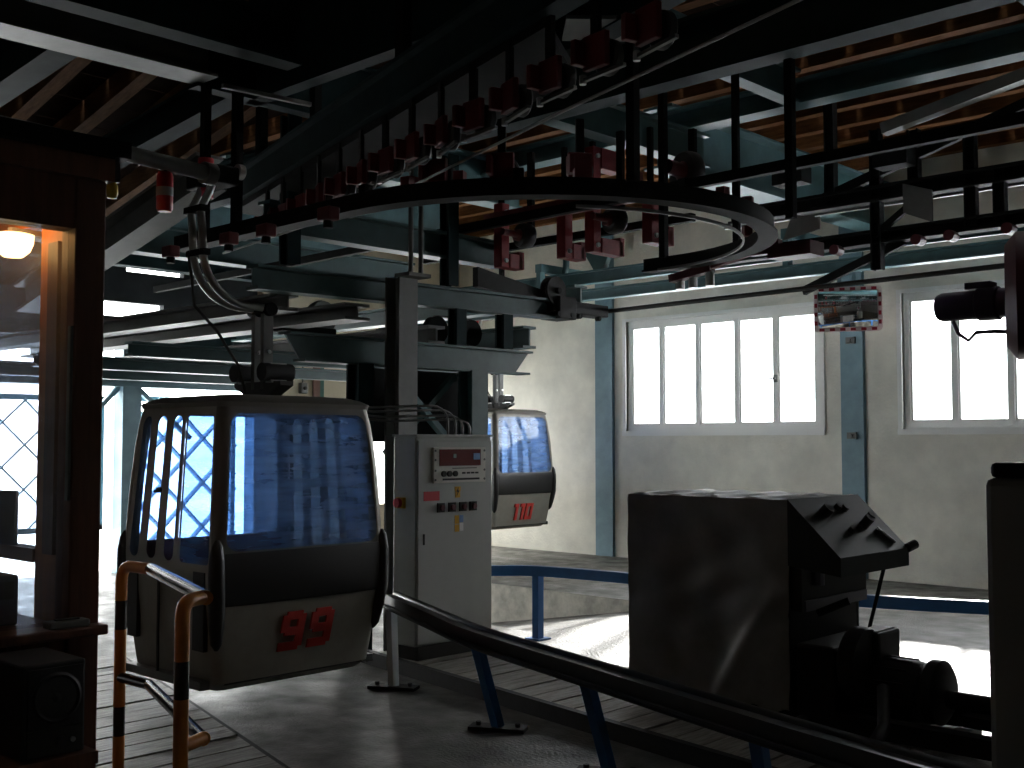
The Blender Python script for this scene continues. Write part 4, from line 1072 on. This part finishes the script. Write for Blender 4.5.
# small device on the counter edge
t = thing('counter_phone', 'small dark device lying on the outer counter of the booth', 'device', (-3.77,1.80,1.076))
MB().box(-.03,.03,-.09,.05,0,.025).build('case', 'grey_steel', t, bevel=.006)
MB().box(-.012,.012,-.06,.02,.025,.03).build('keys', 'plinth_dark', t)
# pipe above booth with hanging can and yellow lamp
t = thing('overhead_pipe', 'grey pipe along the top of the booth reaching toward the cabin hanger', 'pipe', (-4.0,1.9,2.80))
MB().tube([(.12,-2.6,.02),(.0,0,.0),(-.06,.56,-.01)],.032,12).build('pipe', 'grey_steel', t, True)
MB().lathe([(.0,0),(.045,.0),(.045,.05),(.0,.06)],(-.06,.55,-.01),(-.1,1,0),14).build('end_cap', 'grey_steel', t, True)
for y in (-1.5,-.3): MB().box(-.02,.1,y-.02,y+.02,-.045,.0).build('pipe_clip', 'dark_steel', t)
t = thing('red_can', 'red cylindrical can hanging from the pipe beside the booth', 'can', (-4.04,2.27,2.60))
MB().lathe([(.0,0),(.026,.0),(.032,.012),(.032,.14),(.026,.155),(.0,.158)],(0,0,0),(0,0,1),18).build('can_body', 'can_red', t, True)
MB().lathe([(.0325,0),(.0327,.0),(.0327,.035),(.0325,.035)],(0,0,.06),(0,0,1),18).build('band', 'paper', t, True)
MB().cyl((0,0,.155),(0,0,.19),.008,8).build('hook', 'dark_steel', t)
t = thing('yellow_beacon', 'small yellow lamp on top corner of the booth', 'lamp', (-3.84,1.93,2.57))
MB().lathe([(.0,0),(.016,.004),(.022,.02),(.02,.05),(.012,.06),(.0,.06)],(.0,.02,0),(0,0,1),14).build('lens', 'yellow_plastic', t, True)
MB().box(-.02,.02,-.02,.04,.06,.13).build('socket', 'speaker_black', t)

# ------------------------------------------------------------------ loudspeaker
t = thing('loudspeaker', 'black loudspeaker box with round woofer below the booth counter', 'speaker', (-3.6,1.6,.74))
MB().box(-.15,.14,-.10,.10,0,.285).build('case', 'speaker_black', t, bevel=.008)
bf = MB().box(.14,.15,-.085,.085,.09,.27).build('front_baffle', 'speaker_cone', t)
MB().lathe([(.065,0),(.075,.0),(.078,.008),(.07,.012),(.06,.004)],(.150,0,.18),(1,0,0),28).build('woofer_ring', 'speaker_cone', bf, True)
MB().lathe([(.062,.006),(.03,-.0),(.0,.012)],(.152,0,.18),(1,0,0),28).build('woofer_cone', 'speaker_black', bf, True)
MB().box(.14,.148,-.085,.085,.01,.085).build('control_plate', 'plinth_dark', t)
MB().cyl((.148,.02,.045),(.16,.02,.045),.016,12).build('knob', 'speaker_black', t)
MB().cyl((.148,.055,.045),(.156,.055,.045),.008,10).build('knob', 'bright_steel', t)
t = thing('speaker_bench', 'brown wooden bench carrying the black loudspeaker', 'bench', (-3.6,1.45,0))
MB().box(-.17,.17,-.6,.28,.70,.738).build('bench_top', 'wood_brown', t)
for sx in (-.14,.14):
    for sy in (-.55,.24): MB().box(sx-.025,sx+.025,sy-.025,sy+.025,.002,.70).build('leg', 'wood_brown', t)
